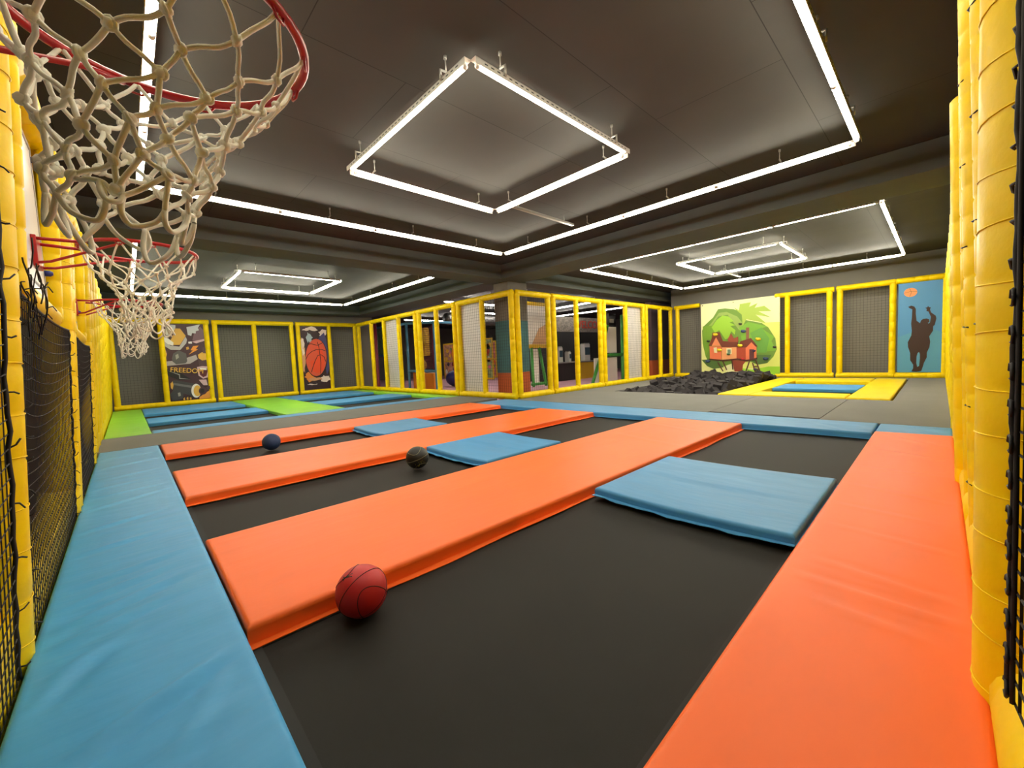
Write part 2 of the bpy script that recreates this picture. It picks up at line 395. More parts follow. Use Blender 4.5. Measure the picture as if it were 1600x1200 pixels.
pad('crash_mat', [(6.80, .59), (8.0, .59), (7.87, 8.62), (6.80, 8.62)] if False else [(6.995, .59), (7.88, .59), (7.86, 8.62), (6.79, 8.62)], -.002, TH, BLUX,
    'long blue mat at the far ends of the orange strips, before the grey carpet', .06, fb, .004, hem=(3,))
pad('crash_mat', [(7.215, -.14), (7.87, -.14), (7.87, .575), (7.14, .575)], -.002, TH, BLUX, 'short creased blue mat at the far end of the right orange mat', .05,
    [((7.3, 0), (7.7, .4), .012, .05), ((7.5, -.1), (7.8, .3), .01, .05)], .004)
# far left field
pad('crash_mat', rect(-.40, .29, 10.86, 18.6), 0, TH, GRN, 'long green mat by the left padded fence at the far end', .12, [((-.3, 12), (.2, 12.1), .01, .05), ((-.3, 13.6), (.2, 13.7), .01, .05)], .006)
pad('crash_mat', rect(.30, 7.36, 10.84, 11.35), 0, TH, BLUX, 'thin blue edge mat between the grey carpet and the far left trampolines', .15, (), .004)
pad('crash_mat', rect(.30, 2.84, 13.05, 14.5), 0, TH, BLUX, 'blue mat between the left pair of trampolines near the graffiti poster', .12, (), .005)
pad('crash_mat', rect(4.36, 7.36, 13.05, 14.5), 0, TH, BLUX, 'blue mat between the pair of trampolines near the basketball poster', .12, (), .005)
pad('crash_mat', rect(.30, 2.84, 16.1, 18.6), 0, TH, BLUX, 'blue mat at the foot of the graffiti poster', .15, (), .005)
pad('crash_mat', rect(4.36, 7.36, 16.1, 18.6), 0, TH, BLUX, 'blue mat at the foot of the basketball poster', .15, (), .005)
pad('crash_mat', rect(2.86, 4.34, 11.37, 18.6), .004, TH, GRN, 'green mat crossing between the four far left trampolines', .1, (), .006)
pad('crash_mat', rect(7.38, 7.88, 10.84, 18.6), 0, TH, GRN, 'green mat along the foot of the fence in front of the playground', .12, (), .006)
# right-hand yellow framed trampoline
pad('crash_mat', rect(10.95, 16.8, 3.2, 3.9), .03, TH+.03, YELB, 'yellow mat between the foam pit and the trampoline at the right', .15, (), .006)
pad('crash_mat', rect(10.95, 16.8, .65, 1.34), .03, TH+.03, YELB, 'yellow mat on the side of the trampoline nearest the blue jumper mural', .12, (), .006)
pad('crash_mat', rect(10.95, 11.8, 1.36, 3.18), .03, TH+.03, YELB, 'yellow mat on the near edge of the trampoline at the right', .12, (), .006)
pad('crash_mat', rect(15.6, 16.8, 1.36, 3.18), .03, TH+.03, YELB, 'yellow mat on the wall side of the trampoline at the right', .12, (), .006)
pad('crash_mat', rect(12.95, 14.4, 1.36, 3.18), .02, TH, BLUX, 'blue mat across the middle of the yellow-edged trampoline', .12, (), .005)

# trampoline beds
def bed(x0, x1, y0, y1, label, group=None, z=-.10):
    cx, cy = (x0+x1)/2, (y0+y1)/2
    o = thing('trampoline', label, 'trampoline', (cx, cy, z), group)
    m = MB(); N = 14; vs = []
    for j in range(N+1):
        for i in range(N+1):
            u, v = i/N, j/N
            vs.append((x0+(x1-x0)*u-cx, y0+(y1-y0)*v-cy, -.02*math.sin(math.pi*u)*math.sin(math.pi*v)))
    n = N+1
    m.add(vs, [(j*n+i, j*n+i+1, (j+1)*n+i+1, (j+1)*n+i) for j in range(N) for i in range(N)], 0, True)
    m.add([(a, b, c-.008) for a, b, c in vs], [(j*n+i, (j+1)*n+i, (j+1)*n+i+1, j*n+i+1) for j in range(N) for i in range(N)], 0, True)
    build(m, 'jump_bed', BED, o)
    wb = MB(); e = .05
    for (a, b, c, d) in ((x0, x1, y0, y0+e), (x0, x1, y1-e, y1), (x0, x0+e, y0+e, y1-e), (x1-e, x1, y0+e, y1-e)):
        wb.box((a-cx, c-cy, .0005), (b-cx, d-cy, .005))
    build(wb, 'edge_webbing', mat('black_webbing', (34, 34, 33), .8), o)
    return o
bed(.31, 3.63, .58, 2.2, 'nearest black trampoline, under the red basketball')
bed(3.67, 6.98, .58, 2.2, 'black trampoline in the nearest row, at its far end by the right orange mat')
bed(.31, 3.63, 3.59, 4.95, 'black trampoline carrying the black basketball')
bed(3.67, 6.79, 3.52, 4.9, 'black trampoline in the middle row, beyond the middle blue square mat')
bed(.31, 3.68, 6.40, 7.8, 'black trampoline carrying the blue ball')
bed(3.72, 6.79, 6.33, 7.7, 'black trampoline in the third row, near the fence corner')
bed(.31, 2.85, 11.35, 13.05, 'far black trampoline, nearer one of the two by the green corner mat')
bed(4.35, 7.37, 11.35, 13.05, 'far black trampoline, nearer one of the two by the playground fence')
bed(.31, 2.85, 14.5, 16.1, 'far black trampoline, farther one of the two by the green corner mat')
bed(4.35, 7.37, 14.5, 16.1, 'far black trampoline, farther one of the two by the playground fence')
bed(11.8, 12.95, 1.35, 3.19, 'small black trampoline near side of the yellow frame')
bed(14.4, 15.6, 1.35, 3.19, 'small black trampoline wall side of the yellow frame')

# ------------------------------------------------------------------ padded posts, rails, nets
def foam_post(mb, base, z0, z1, r, seg=.3, n=14, axis='z', ph=0.0, groove=.006, piping=False):
    """quilted foam sleeve: cylinder with stitched rings every seg"""
    pts = []; rad = []; z = z0; k = 0
    zs = [z0, z0+.02]
    q = z0+seg*(.4+ph)
    while q < z1-.03:
        zs += [q-.012, q, q+.012]; q += seg
    zs += [z1-.02, z1]
    for i, z in enumerate(zs):
        rr = r
        if i in (0, len(zs)-1): rr = r*.86
        elif i > 1 and i < len(zs)-2 and (i-2) % 3 == 1: rr = r-groove
        d = z
        if axis == 'z': pts.append((base[0], base[1], d))
        elif axis == 'x': pts.append((d, base[0], base[1]))
        else: pts.append((base[0], d, base[1]))
        rad.append(rr)
        if piping and i > 1 and i < len(zs)-2 and (i-2) % 3 == 1:
            P = [(r+.0005)*math.cos(2*math.pi*k/28) for k in range(28)]; Q = [(r+.0005)*math.sin(2*math.pi*k/28) for k in range(28)]
            if axis == 'z': mb.tube([(base[0]+p, base[1]+q, z+.012*math.sin(2*math.pi*k/28+i)) for k, (p, q) in enumerate(zip(P, Q))], .0028, 4, closed=True)
    mb.tube(pts, rad, n)
def net(mb, fn, L, H, step, r, n=3, sub=1, jitter=0):
    """square-mesh net; fn(u,v)->xyz with u in [0,L], v in [0,H]"""
    k = 0
    nu = max(1, int(L/step)); nv = max(1, int(H/step))
    for i in range(nu+1):
        u = L*i/nu; mb.tube([fn(u, H*j/sub) for j in range(sub+1)], r, n, cap=False, smooth=False)
    for j in range(nv+1):
        v = H*j/nv; mb.tube([fn(L*i/sub, v) for i in range(sub+1)], r, n, cap=False, smooth=False)
def ties(mb, pts, r=.006, seed=1):
    """cable ties sticking off a padded post"""
    rr = random.Random(seed)
    for (p, dirv) in pts:
        p = Vector(p); d = Vector(dirv); d2 = d+Vector((rr.uniform(-.4, .4), rr.uniform(-.4, .4), rr.uniform(-.5, .5)))
        mb.tube([p, p+d*.02, p+d2*.06], r*.6, 4)

LEAN = .052
def smooth_path(P, k=3):
    P = [Vector(p) for p in P]; o = []
    for i in range(len(P)-1):
        a = P[max(i-1, 0)]; b = P[i]; c = P[i+1]; d = P[min(i+2, len(P)-1)]
        for j in range(k):
            t = j/k; o.append(.5*((2*b)+(c-a)*t+(2*a-5*b+4*c-d)*t*t+(3*b-a-3*c+d)*t**3))
    return o+[P[-1]]
def left_section(y0, y1, post_ys, label, net_on=True, board=None, hi=3.0, detail=True, cuts=None):
    o = thing('padded_fence_section', label, 'padded fence', (-.40, y0, 0), 'yellow padded fence sections along the left side', (0, LEAN, 0))
    for i, py in enumerate(post_ys):
        m = MB(); foam_post(m, (-.105 if detail else -.125, py-y0), -.08, hi, .122, .2 if detail else .3, 18 if detail else 12, ph=i*.3, groove=.0035, piping=detail)
        if detail:
            rr = random.Random(py)
            for k in range(14):
                z = .5+k*.17
                if rr.random() < .6:
                    a = (-.03, py-y0-.08, z+rr.uniform(-.03, .03)); m.tube([a, (a[0]+.028, a[1]+.03, a[2]-.01), (a[0]+.034, a[1]+.06, a[2]+rr.uniform(-.02, .02))], .003, 4, 1)
        build(m, 'post', [YEL, BLK], o)
    L = y1-y0
    m = MB(); foam_post(m, (-.125, .0+hi), 0, L, .1, .3, 12, axis='y'); build(m, 'top_rail', YEL, o)
    m = MB(); m.box((-.36, 0, -.1), (-.016, L, .22)); b = build(m, 'base_block', YEL, o, .012)
    if board:
        a, b2 = board; a -= y0; b2 -= y0
        for yy in (a-.06, b2):
            m = MB(); foam_post(m, (-.06, yy), 1.62, hi-.02, .058, .2, 14, ph=.2); build(m, 'frame_roll', YEL, o)
        m = MB(); foam_post(m, (-.09, 1.66), a-.05, b2+.05, .085, .9, 16, axis='y', groove=.0); build(m, 'bottom_rail', YEL, o)
    if net_on:
        a, b2 = (board if board else (y0+.1, y1-.1)); n0 = (cuts[0] if cuts else a)-y0; n1 = (cuts[1] if cuts else b2)-y0
        top = 1.62 if board else hi-.1
        W = n1-n0
        def fn(u, v):
            s = math.sin(math.pi*u/W); t = v/top
            return (-.008-.07*s*math.sin(math.pi*min(1, t*1.05))**2*(t**.5), n0+u, -.02+v-.10*s*math.sin(math.pi*t*.9))
        m = MB(); net(m, fn, W, top, .058 if detail else .09, .0027 if detail else .005, 3 if detail else 3, 12 if detail else 2)
        nn = build(m, 'net', NETB, o)
        if detail:
            e = MB(); rr = random.Random(3)
            for uu in (0, W):
                e.tube([Vector(fn(uu, top*i/40))+Vector((rr.uniform(-.006, .006), rr.uniform(-.008, .008), 0)) for i in range(41)], .008, 5)
            e.tube([fn(W*i/30, top) for i in range(31)], .008, 5)
            for i in range(26):
                q = Vector(fn(0 if i % 2 else W, top*(i+.5)/26)); d = Vector((.03, rr.uniform(-.02, .05), rr.uniform(-.02, .02)))
                e.tube([q, q+d*.6, q+d+Vector((0, 0, rr.uniform(-.02, .02)))], .0035, 4)
            build(e, 'edge_rope', NETB, nn)
            if board and board[0] < 4:
                e = MB(); rr = random.Random(8); a0 = board[0]-y0
                for i in range(12):
                    q = Vector((.005+rr.uniform(0, .03), a0-.2+rr.uniform(0, .3), 1.38+rr.uniform(0, .22))); P = [q]
                    for k in range(5):
                        q = q+Vector((rr.uniform(-.012, .014), rr.uniform(-.07, .03), rr.uniform(-.01, .09))); P.append(q)
                    e.tube(smooth_path(P, 3), .0032, 4)
                    if i % 3 == 0: e.tube([P[3], P[3]+Vector((.02, .06, .02)), P[3]+Vector((.03, .11, .0))], .003, 4)
                build(e, 'loose_cords', NETB, nn)
    return o
left_section(.3, 2.9, [.45, 2.72], 'nearest section of the left yellow fence, at the left edge beside the nearest hoop', board=None, cuts=(.6, 2.55))
left_section(2.95, 5.42, [5.28], 'left yellow fence section with the black net under the second hoop', board=(3.2, 4.72), cuts=(2.86, 5.16))
left_section(5.45, 8.15, [5.5, 8.0], 'left yellow fence section with the narrow net under the third hoop', board=(6.0, 7.35), cuts=(5.62, 7.88))
for i, (a, b, lab) in enumerate([(8.2, 10.9, 'beside the far end of the blue mat and the grey carpet'), (10.95, 13.6, 'by the near end of the green corner mat'),
                                 (13.65, 16.2, 'by the middle of the green corner mat'), (16.25, 18.8, 'last before the far corner by the net')]):
    left_section(a, b, [a+.1, a+.95, a+1.8, b-.1], 'left yellow fence section '+lab, net_on=False, detail=False)

# backboards with hoops on the left
def hoop(cx, cy, zr, r, label, blabel_y, yb, skew=(0, 0), zbot=1.53, seed=1, rb=.21, detail=True, bx=-.36, n=12):
    o = thing('basketball_hoop', label, 'basketball hoop', (bx, cy, zr))
    def W(x, y, z): return (x-bx, y-cy, z-zr)
    m = MB(); m.box(W(bx-.05, yb[0], 1.74), W(bx-.02, yb[1], 2.95)); bb = build(m, 'backboard', mat('white_backboard', (214, 212, 210), .35), o, .004)
    m = MB(); a, b = yb; t = .02
    for (q0, q1) in (((a+.08, 1.82), (b-.08, 1.84)), ((a+.08, 2.85), (b-.08, 2.87)), ((a+.08, 1.84), (a+.1, 2.85)), ((b-.1, 1.84), (b-.08, 2.85))):
        m.box(W(bx-.0205, q0[0], q0[1]), W(bx-.018, q1[0], q1[1]))
    build(m, 'border_line', mat('grey_line', (120, 120, 124), .5), bb)
    for yy in (a+.1, b-.06):
        for zz in (1.98, 2.8):
            m = MB(); c = W(bx-.02, yy, zz); m.tube([c, (c[0]+.03, c[1], c[2]), (c[0]+.045, c[1], c[2])], [.022, .022, .012], 10)
            build(m, 'bolt_cap', mat('blue_plastic', (40, 50, 130), .4), bb)
    # rim
    R = [W(cx+r*math.cos(2*math.pi*i/48), cy+r*math.sin(2*math.pi*i/48), zr) for i in range(48)]
    build(MB().tube(R, .013, 10, closed=True), 'rim', RED, o)
    # bracket: wall plate, two top arms and two lower braces
    m = MB(); m.box(W(bx-.02, cy-.11, zr-.18), W(bx+.005, cy+.11, zr+.02))
    build(m, 'mounting_plate', RED, o, .004)
    m = MB()
    for s in (-1, 1):
        ex = cx-r*.93; ey = cy+s*r*.36
        m.tube([W(bx, cy+s*.09, zr), W(ex, ey, zr)], .011, 8)
        m.tube([W(bx, cy+s*.1, zr-.16), W(bx+.06, cy+s*.12, zr-.15), W(cx-r*.5, cy+s*r*.75, zr-.035), W(cx-r*.25, cy+s*r*.95, zr-.012)], .009, 8)
    build(m, 'brace', RED, o)
    # hooks
    rr = random.Random(seed)
    ang = [2*math.pi*(i+.3)/n for i in range(n)]
    for a_ in ang:
        c = Vector(W(cx+r*math.cos(a_), cy+r*math.sin(a_), zr)); tn = Vector((-math.sin(a_), math.cos(a_), 0))
        q = MB(); q.tube([c-tn*.03+Vector((0, 0, -.008)), c-tn*.012+Vector((0, 0, -.028)), c+tn*.012+Vector((0, 0, -.028)), c+tn*.014+Vector((0, 0, -.012))], .004, 5)
        build(q, 'net_hook', RED, o)
    # net: knotted diamond mesh
    rows = 8; nodes = []
    for k in range(rows+1):
        t = k/rows; tt = t**.85 if k else 0
        rad = r*(1-t)**1.6+rb*(1-(1-t)**1.6) if True else 0
        rad = rb+(r-rb)*(1-t)**2.5
        if k == 0: rad = r*.99
        row = []
        for i in range(n):
            a_ = ang[i]+(math.pi/n if k % 2 else 0)
            j = 0 if k == 0 else 1
            jr = rr.gauss(0, .008)*j*(1+t); ja = rr.gauss(0, .05)*j*(1+1.5*t); jz = rr.gauss(0, .008)*j*(1+1.3*t)
            row.append(Vector((cx+skew[0]*t+(rad+jr)*math.cos(a_+ja), cy+skew[1]*t+(rad+jr)*math.sin(a_+ja), zr-.025*j-(zr-zbot)*(0 if k == 0 else .2+.8*(k-1)/(rows-1))+jz)))
        nodes.append(row)
    m = MB(); kn = m; cr = .0060
    for k in range(rows):
        for i in range(n):
            A = nodes[k][i]
            for dlt in ((0, -1) if k % 2 == 0 else (0, 1)):
                Bn = nodes[k+1][(i+dlt) % n]
                mid = (A+Bn)/2; L = (Bn-A).length
                out = Vector((mid.x-cx, mid.y-cy, 0)).normalized()
                mid1 = A.lerp(Bn, .3)+out*rr.uniform(-.009, .009)*(L/.15)+Vector((0, 0, -.006)); mid2 = A.lerp(Bn, .7)+out*rr.uniform(-.009, .009)*(L/.15)
                m.tube(smooth_path([W(*p) for p in (A, mid1, mid2, Bn)], 3 if detail else 1), cr, 6 if detail else 4, cap=False)
        if k:
            for i in range(n):
                p = W(*nodes[k][i]); kn.sphere(p, .0118, 8, 5, sx=1+rr.uniform(-.1, .3), sz=1.15)
                if detail:
                    q = Vector(p); ax = Vector((rr.uniform(-1, 1), rr.uniform(-1, 1), rr.uniform(-.4, .4))).normalized()
                    e1 = ax.orthogonal().normalized(); e2 = ax.cross(e1)
                    kn.tube([q+(e1*math.cos(2*math.pi*s/10)+e2*math.sin(2*math.pi*s/10))*.0115 for s in range(10)], .0055, 5, closed=True)
    for i in range(n):                # hanging loops at the bottom
        A = nodes[rows][i]; Bn = nodes[rows][(i+1) % n]
        dz = rr.uniform(.03, .09); sw = Vector((rr.uniform(-.03, .03), rr.uniform(-.03, .03), 0))
        m.tube(smooth_path([W(*p) for p in (A, A.lerp(Bn, .1)+Vector((0, 0, -dz*.6))+sw*.5, A.lerp(Bn, .5)+Vector((0, 0, -dz))+sw, A.lerp(Bn, .9)+Vector((0, 0, -dz*.6))+sw*.5, Bn)], 4), cr*1.05, 6 if detail else 4)
    build(m, 'net', CORD, o)
    return o
hoop(.15, 1.45, 2.12, .335, 'nearest red basketball hoop with a white knotted net, filling the upper left corner', 0, (.75, 2.2), (-.13, -.02), 1.62, 4, .14)
hoop(.16, 4.2, 2.12, .335, 'second red basketball hoop with a white net, directly behind the nearest one', 0, (3.25, 4.68), (-.01, .0), 1.575, 9, .125)
hoop(.10, 7.3, 2.12, .335, 'third and farthest red basketball hoop on the left fence', 0, (6.05, 7.3), (.01, 0), 1.53, 12, .12, detail=False)

# right fence
def right_section(x0, x1, posts, label, net_on=True, detail=False, ncut=None, lean=.02):
    o = thing('padded_fence_section', label, 'padded fence', (x0, -.135, 0), 'yellow padded fence sections along the right side', (-lean, 0, 0))
    L = x1-x0
    for i, (px, r, off) in enumerate(posts):
        m = MB(); foam_post(m, (px-x0, -r+off), -.08, 3.08, r, .165 if detail else .25, 28 if r > .14 else 14, ph=i*.37, groove=.0015 if r > .16 else .004, piping=r > .16)
        if detail and r < .16:
            for k in range(6):
                z = .35+k*.45; m.tube([(px-x0-.06, off-.016, z), (px-x0+.0, off+.002, z+.004), (px-x0+.06, off-.016, z+.01)], .004, 4, 1)
        build(m, 'post', [YEL, BLK], o)
    m = MB(); foam_post(m, (-.12, 3.05), 0, L, .1, .3, 12, axis='x'); build(m, 'top_rail', YEL, o)
    m = MB(); foam_post(m, (-.165, .04), 0, L, .17, .9, 22, axis='x', ph=.3, groove=.003); build(m, 'base_roll', YEL, o)
    if net_on:
        a, b = ncut if ncut else (x0+.05, x1-.05)
        m = MB(); net(m, lambda u, v: (a-x0+u, .0-.03*math.sin(math.pi*u/(b-a)), .36+v), b-a, 2.56, .052 if detail else .09, .0032 if detail else .005, 3, 8 if detail else 1)
        nn = build(m, 'net', NETB, o)
        if detail:
            e = MB(); rr = random.Random(5)
            e.tube([(b-x0+rr.uniform(-.004, .004), .004+rr.uniform(-.003, .003), .36+2.56*i/60) for i in range(61)], .007, 6)
            e.tube([(b-x0-.025+rr.uniform(-.004, .004), .002, .36+2.56*i/60) for i in range(61)], .005, 6)
            for i in range(31):
                z = .38+i*.082; q = Vector((b-x0, .006, z)); l = rr.uniform(.03, .075)
                if i < 12: e.tube([q+Vector((.028*math.cos(s*1.05)-.0, .004, .02*math.sin(s*1.05))) for s in range(6)], .0035, 4)
                else: e.tube([q, q+Vector((l*.5, .006, .004)), q+Vector((l, .0, rr.uniform(-.015, .02)))], .0038, 4)
            build(e, 'lacing', NETB, nn)
    return o
right_section(.35, 2.3, [(.5, .12, 0), (2.06, .19, .038)], 'nearest section of the right yellow fence with a thick padded post and laced black net', detail=True, ncut=(.62, 1.43), lean=.012)
right_section(2.35, 3.7, [(2.75, .12, -.015), (3.5, .13, -.002)], 'second section of the right yellow fence behind the thick post', net_on=False, detail=True, lean=.034)
right_section(3.75, 6.5, [(4.2, .12, .0), (4.95, .12, .03), (5.7, .12, .01), (6.4, .12, .01)], 'right yellow fence section beside the middle of the orange mat', net_on=False, lean=.028)
right_section(6.55, 9.4, [(7.1, .12, .01), (7.9, .12, .015), (8.6, .12, 0), (9.3, .12, .005)], 'right yellow fence section beside the short creased blue mat', net_on=False)
right_section(9.45, 13.4, [(10.1, .12, 0), (10.9, .12, 0), (12.0, .12, 0), (13.2, .12, 0)], 'right yellow fence section beside the yellow trampoline mats', net_on=False)
right_section(13.45, 17.6, [(14.2, .12, 0), (15.1, .12, 0), (16.2, .12, 0), (17.3, .12, 0)], 'last right yellow fence section, touching the blue jumper mural wall', net_on=False)

# generic straight fence module (frame + nets)
def fence(p0, p1, posts, label, bays, z1=3.0, r=.085, nrm=(0, 0), group=None, step=.085, ncord=.0032, seg=.3):
    """p0->p1 along the wall; posts = distances; bays = list of (a,b,kind) kind net/white/open"""
    p0 = Vector((*p0, 0)); p1 = Vector((*p1, 0)); L = (p1-p0).length; d = (p1-p0)/L
    o = thing('net_fence', label, 'net fence', p0, group, (0, 0, math.atan2(d.y, d.x)))
    for i, s in enumerate(posts):
        m = MB(); foam_post(m, (s, 0), 0.02, z1-.02, r, seg, 12, ph=(i*.37) % .6, groove=.005); build(m, 'post', YEL, o)
    m = MB(); foam_post(m, (0, z1), -.03, L+.03, r*1.05, seg, 12, axis='x', groove=.005); build(m, 'top_rail', YEL, o)
    m = MB(); foam_post(m, (0, .07), -.03, L+.03, r*1.1, seg, 12, axis='x', groove=.005); build(m, 'bottom_rail', YEL, o)
    for (a, b, kind) in bays:
        if kind == 'open': continue
        m = MB(); st = step if kind == 'net' else step
        net(m, lambda u, v: (a+u, nrm[0], .1+v), b-a, z1-.12, st, ncord, 3, 1); build(m, 'net', NETB, o)
        if kind == 'white':
            m = MB(); N = 20; vs = []
            for j in range(N+1):
                for i in range(9): vs.append((a+.03+(b-a-.06)*i/8, nrm[1]+.02*math.sin(i*.9+j*.35), .14+(z1-.2)*j/N))
            m.add(vs, [(j*9+i, j*9+i+1, (j+1)*9+i+1, (j+1)*9+i) for j in range(N) for i in range(8)], 0, True)
            m.add([(x, y+.004*(1 if nrm[1] > 0 else -1), z) for x, y, z in vs], [(j*9+i, (j+1)*9+i, (j+1)*9+i+1, j*9+i+1) for j in range(N) for i in range(8)], 0, True)
            build(m, 'white_sheet', WHITEV, o)
    return o
YB = 18.82
fence((-.33, YB), (2.36, YB), [.06, 1.33, 2.62], 'far netted fence section holding the graffiti poster, left end', [(.06, 1.33, 'net')])
fence((2.50, YB), (5.24, YB), [.06, 1.33, 2.68], 'far netted fence section between the graffiti and basketball posters', [(.06, 1.33, 'net'), (1.33, 2.68, 'net')])
fence((5.38, YB), (7.95, YB), [.06, 1.33, 2.5], 'far netted fence section holding the basketball poster, at the inner corner', [(1.33, 2.5, 'net')])
XU = 7.98
fence((XU, 18.7), (XU, 13.45), [.1, 1.45, 2.65, 3.9, 5.18], 'fence section before the playground nearest the basketball poster, with a white sheet', [(2.65, 3.9, 'white')], nrm=(0, .06))
fence((XU, 13.3), (XU, 10.98), [.06, 1.2, 2.26], 'open fence section before the playground, in its middle', [])
fence((XU, 10.84), (XU, 8.27), [.06, 1.24, 2.53], 'fence section before the playground beside the painted column, with a white sheet', [(.06, 1.24, 'white'), (1.24, 2.53, 'net')], nrm=(0, .06))
YV = 8.24
fence((8.12, YV), (9.5, YV), [.02, 1.32], 'short netted fence section right of the corner in front of the painted column', [(0, 1.32, 'net')])
fence((9.64, YV), (12.25, YV), [.06, 1.2, 2.55], 'open fence section in front of the snack counter', [])
fence((12.38, YV), (15.25, YV), [.06, 1.5, 2.82], 'fence section right of the snack counter, with a narrow white sheet', [(1.5, 2.82, 'white')], nrm=(0, .06))
fence((15.4, YV), (17.72, YV), [.06, 1.25, 2.25], 'fence section at the far corner, ending by the foam pit', [(.06, 1.25, 'open'), (1.25, 2.25, 'net')])
XR = 17.62
fence((XR, 8.0), (XR, 6.98), [.1], 'short netted fence section left of the treehouse mural', [(.1, 1.0, 'net')])
fence((XR, 4.2), (XR, 2.52), [.36, 1.58], 'netted fence section right of the treehouse mural', [(0, .36, 'net'), (.36, 1.58, 'net')])
fence((XR, 2.4), (XR, 1.0), [.06, 1.37], 'netted fence section left of the blue jumper mural', [(.06, 1.37, 'net')])
fence((XR, .93), (XR, -.2), [1.05], 'fence frame around the blue jumper mural', [])

# ------------------------------------------------------------------ murals and posters
def board(name, label, cat, fn, shapes, cols, back, thick=.02, loc=(0, 0, 0)):
    """shapes: (colour, polygon) in 0..1; layered, each a thin cut vinyl piece"""
    names = list(cols); m = MB(); 
    m.prism([(0, 0), (1, 0), (1, 1), (0, 1)], fn, -thick, 0, 0)
    for i, (c, poly) in enumerate(shapes):
        m.prism(poly, fn, .0, .0012*(i+1), names.index(c))
    o = build(m, name, [mat('paint_'+name+'_'+k, cols[k], .45) for k in names]); tag(o, label, cat)
    return o
def ell(cx, cy, rx, ry, n=24, a0=0, a1=2*math.pi): return [(cx+rx*math.cos(a0+(a1-a0)*i/n), cy+ry*math.sin(a0+(a1-a0)*i/n)) for i in range(n)]
def stroke(pts, w, ay=1.0):
    L = []; R = []
    for i, p in enumerate(pts):
        a = pts[max(0, i-1)]; b = pts[min(len(pts)-1, i+1)]; dx, dy = b[0]-a[0], (b[1]-a[1])/ay; l = math.hypot(dx, dy) or 1
        L.append((p[0]-dy/l*w, p[1]+dx/l*w*ay)); R.append((p[0]+dy/l*w, p[1]-dx/l*w*ay))
    return L+R[::-1]
# blue jumper mural
def fnJ(u, v, d): return (17.58-d, .905-u*1.03, .17+v*2.74)
def cj(p): return [((x-100)/575, (1105-y)/1000) for x, y in p]
man = [(225,370),(262,358),(300,372),(318,400),(318,450),(330,530),(372,560),(385,530),(410,515),(450,513),(480,525),(483,555),(465,560),(475,572),(490,560),(500,500),(470,440),(445,430),(450,410),(430,395),(455,392),(462,378),(475,392),(495,395),(487,420),(500,450),(555,490),(563,520),(545,590),(528,600),(528,650),(485,710),(498,770),(490,830),(460,890),(462,940),(430,1000),(415,1050),(400,1090),(340,1100),(280,1095),(300,1060),(300,1020),(262,970),(260,890),(232,820),(228,765),(270,690),(275,640),(265,560),(272,500),(275,400),(245,388)]
shapes = [('low', [(0, 0), (1, 0), (1, .42), (.6, .5), (0, .4)]), ('ball', cj(ell(250, 212, 82, 50))), ('seam', stroke(cj([(172, 215), (250, 200), (330, 208)]), .006, .36)), ('seam', stroke(cj([(235, 165), (262, 210), (240, 258)]), .006, .36)),
          ('man', cj(man)), ('low', cj([(340,930),(352,890),(368,880),(378,900),(380,950),(372,1035),(350,1045),(338,1000)]))]
board('jumper_mural', 'blue wall panel with a dark figure reaching up for an orange ball', 'mural', fnJ, shapes,
      dict(bg=(78, 142, 196), low=(84, 152, 188), ball=(236, 150, 90), seam=(150, 110, 60), man=(52, 30, 26)), None)
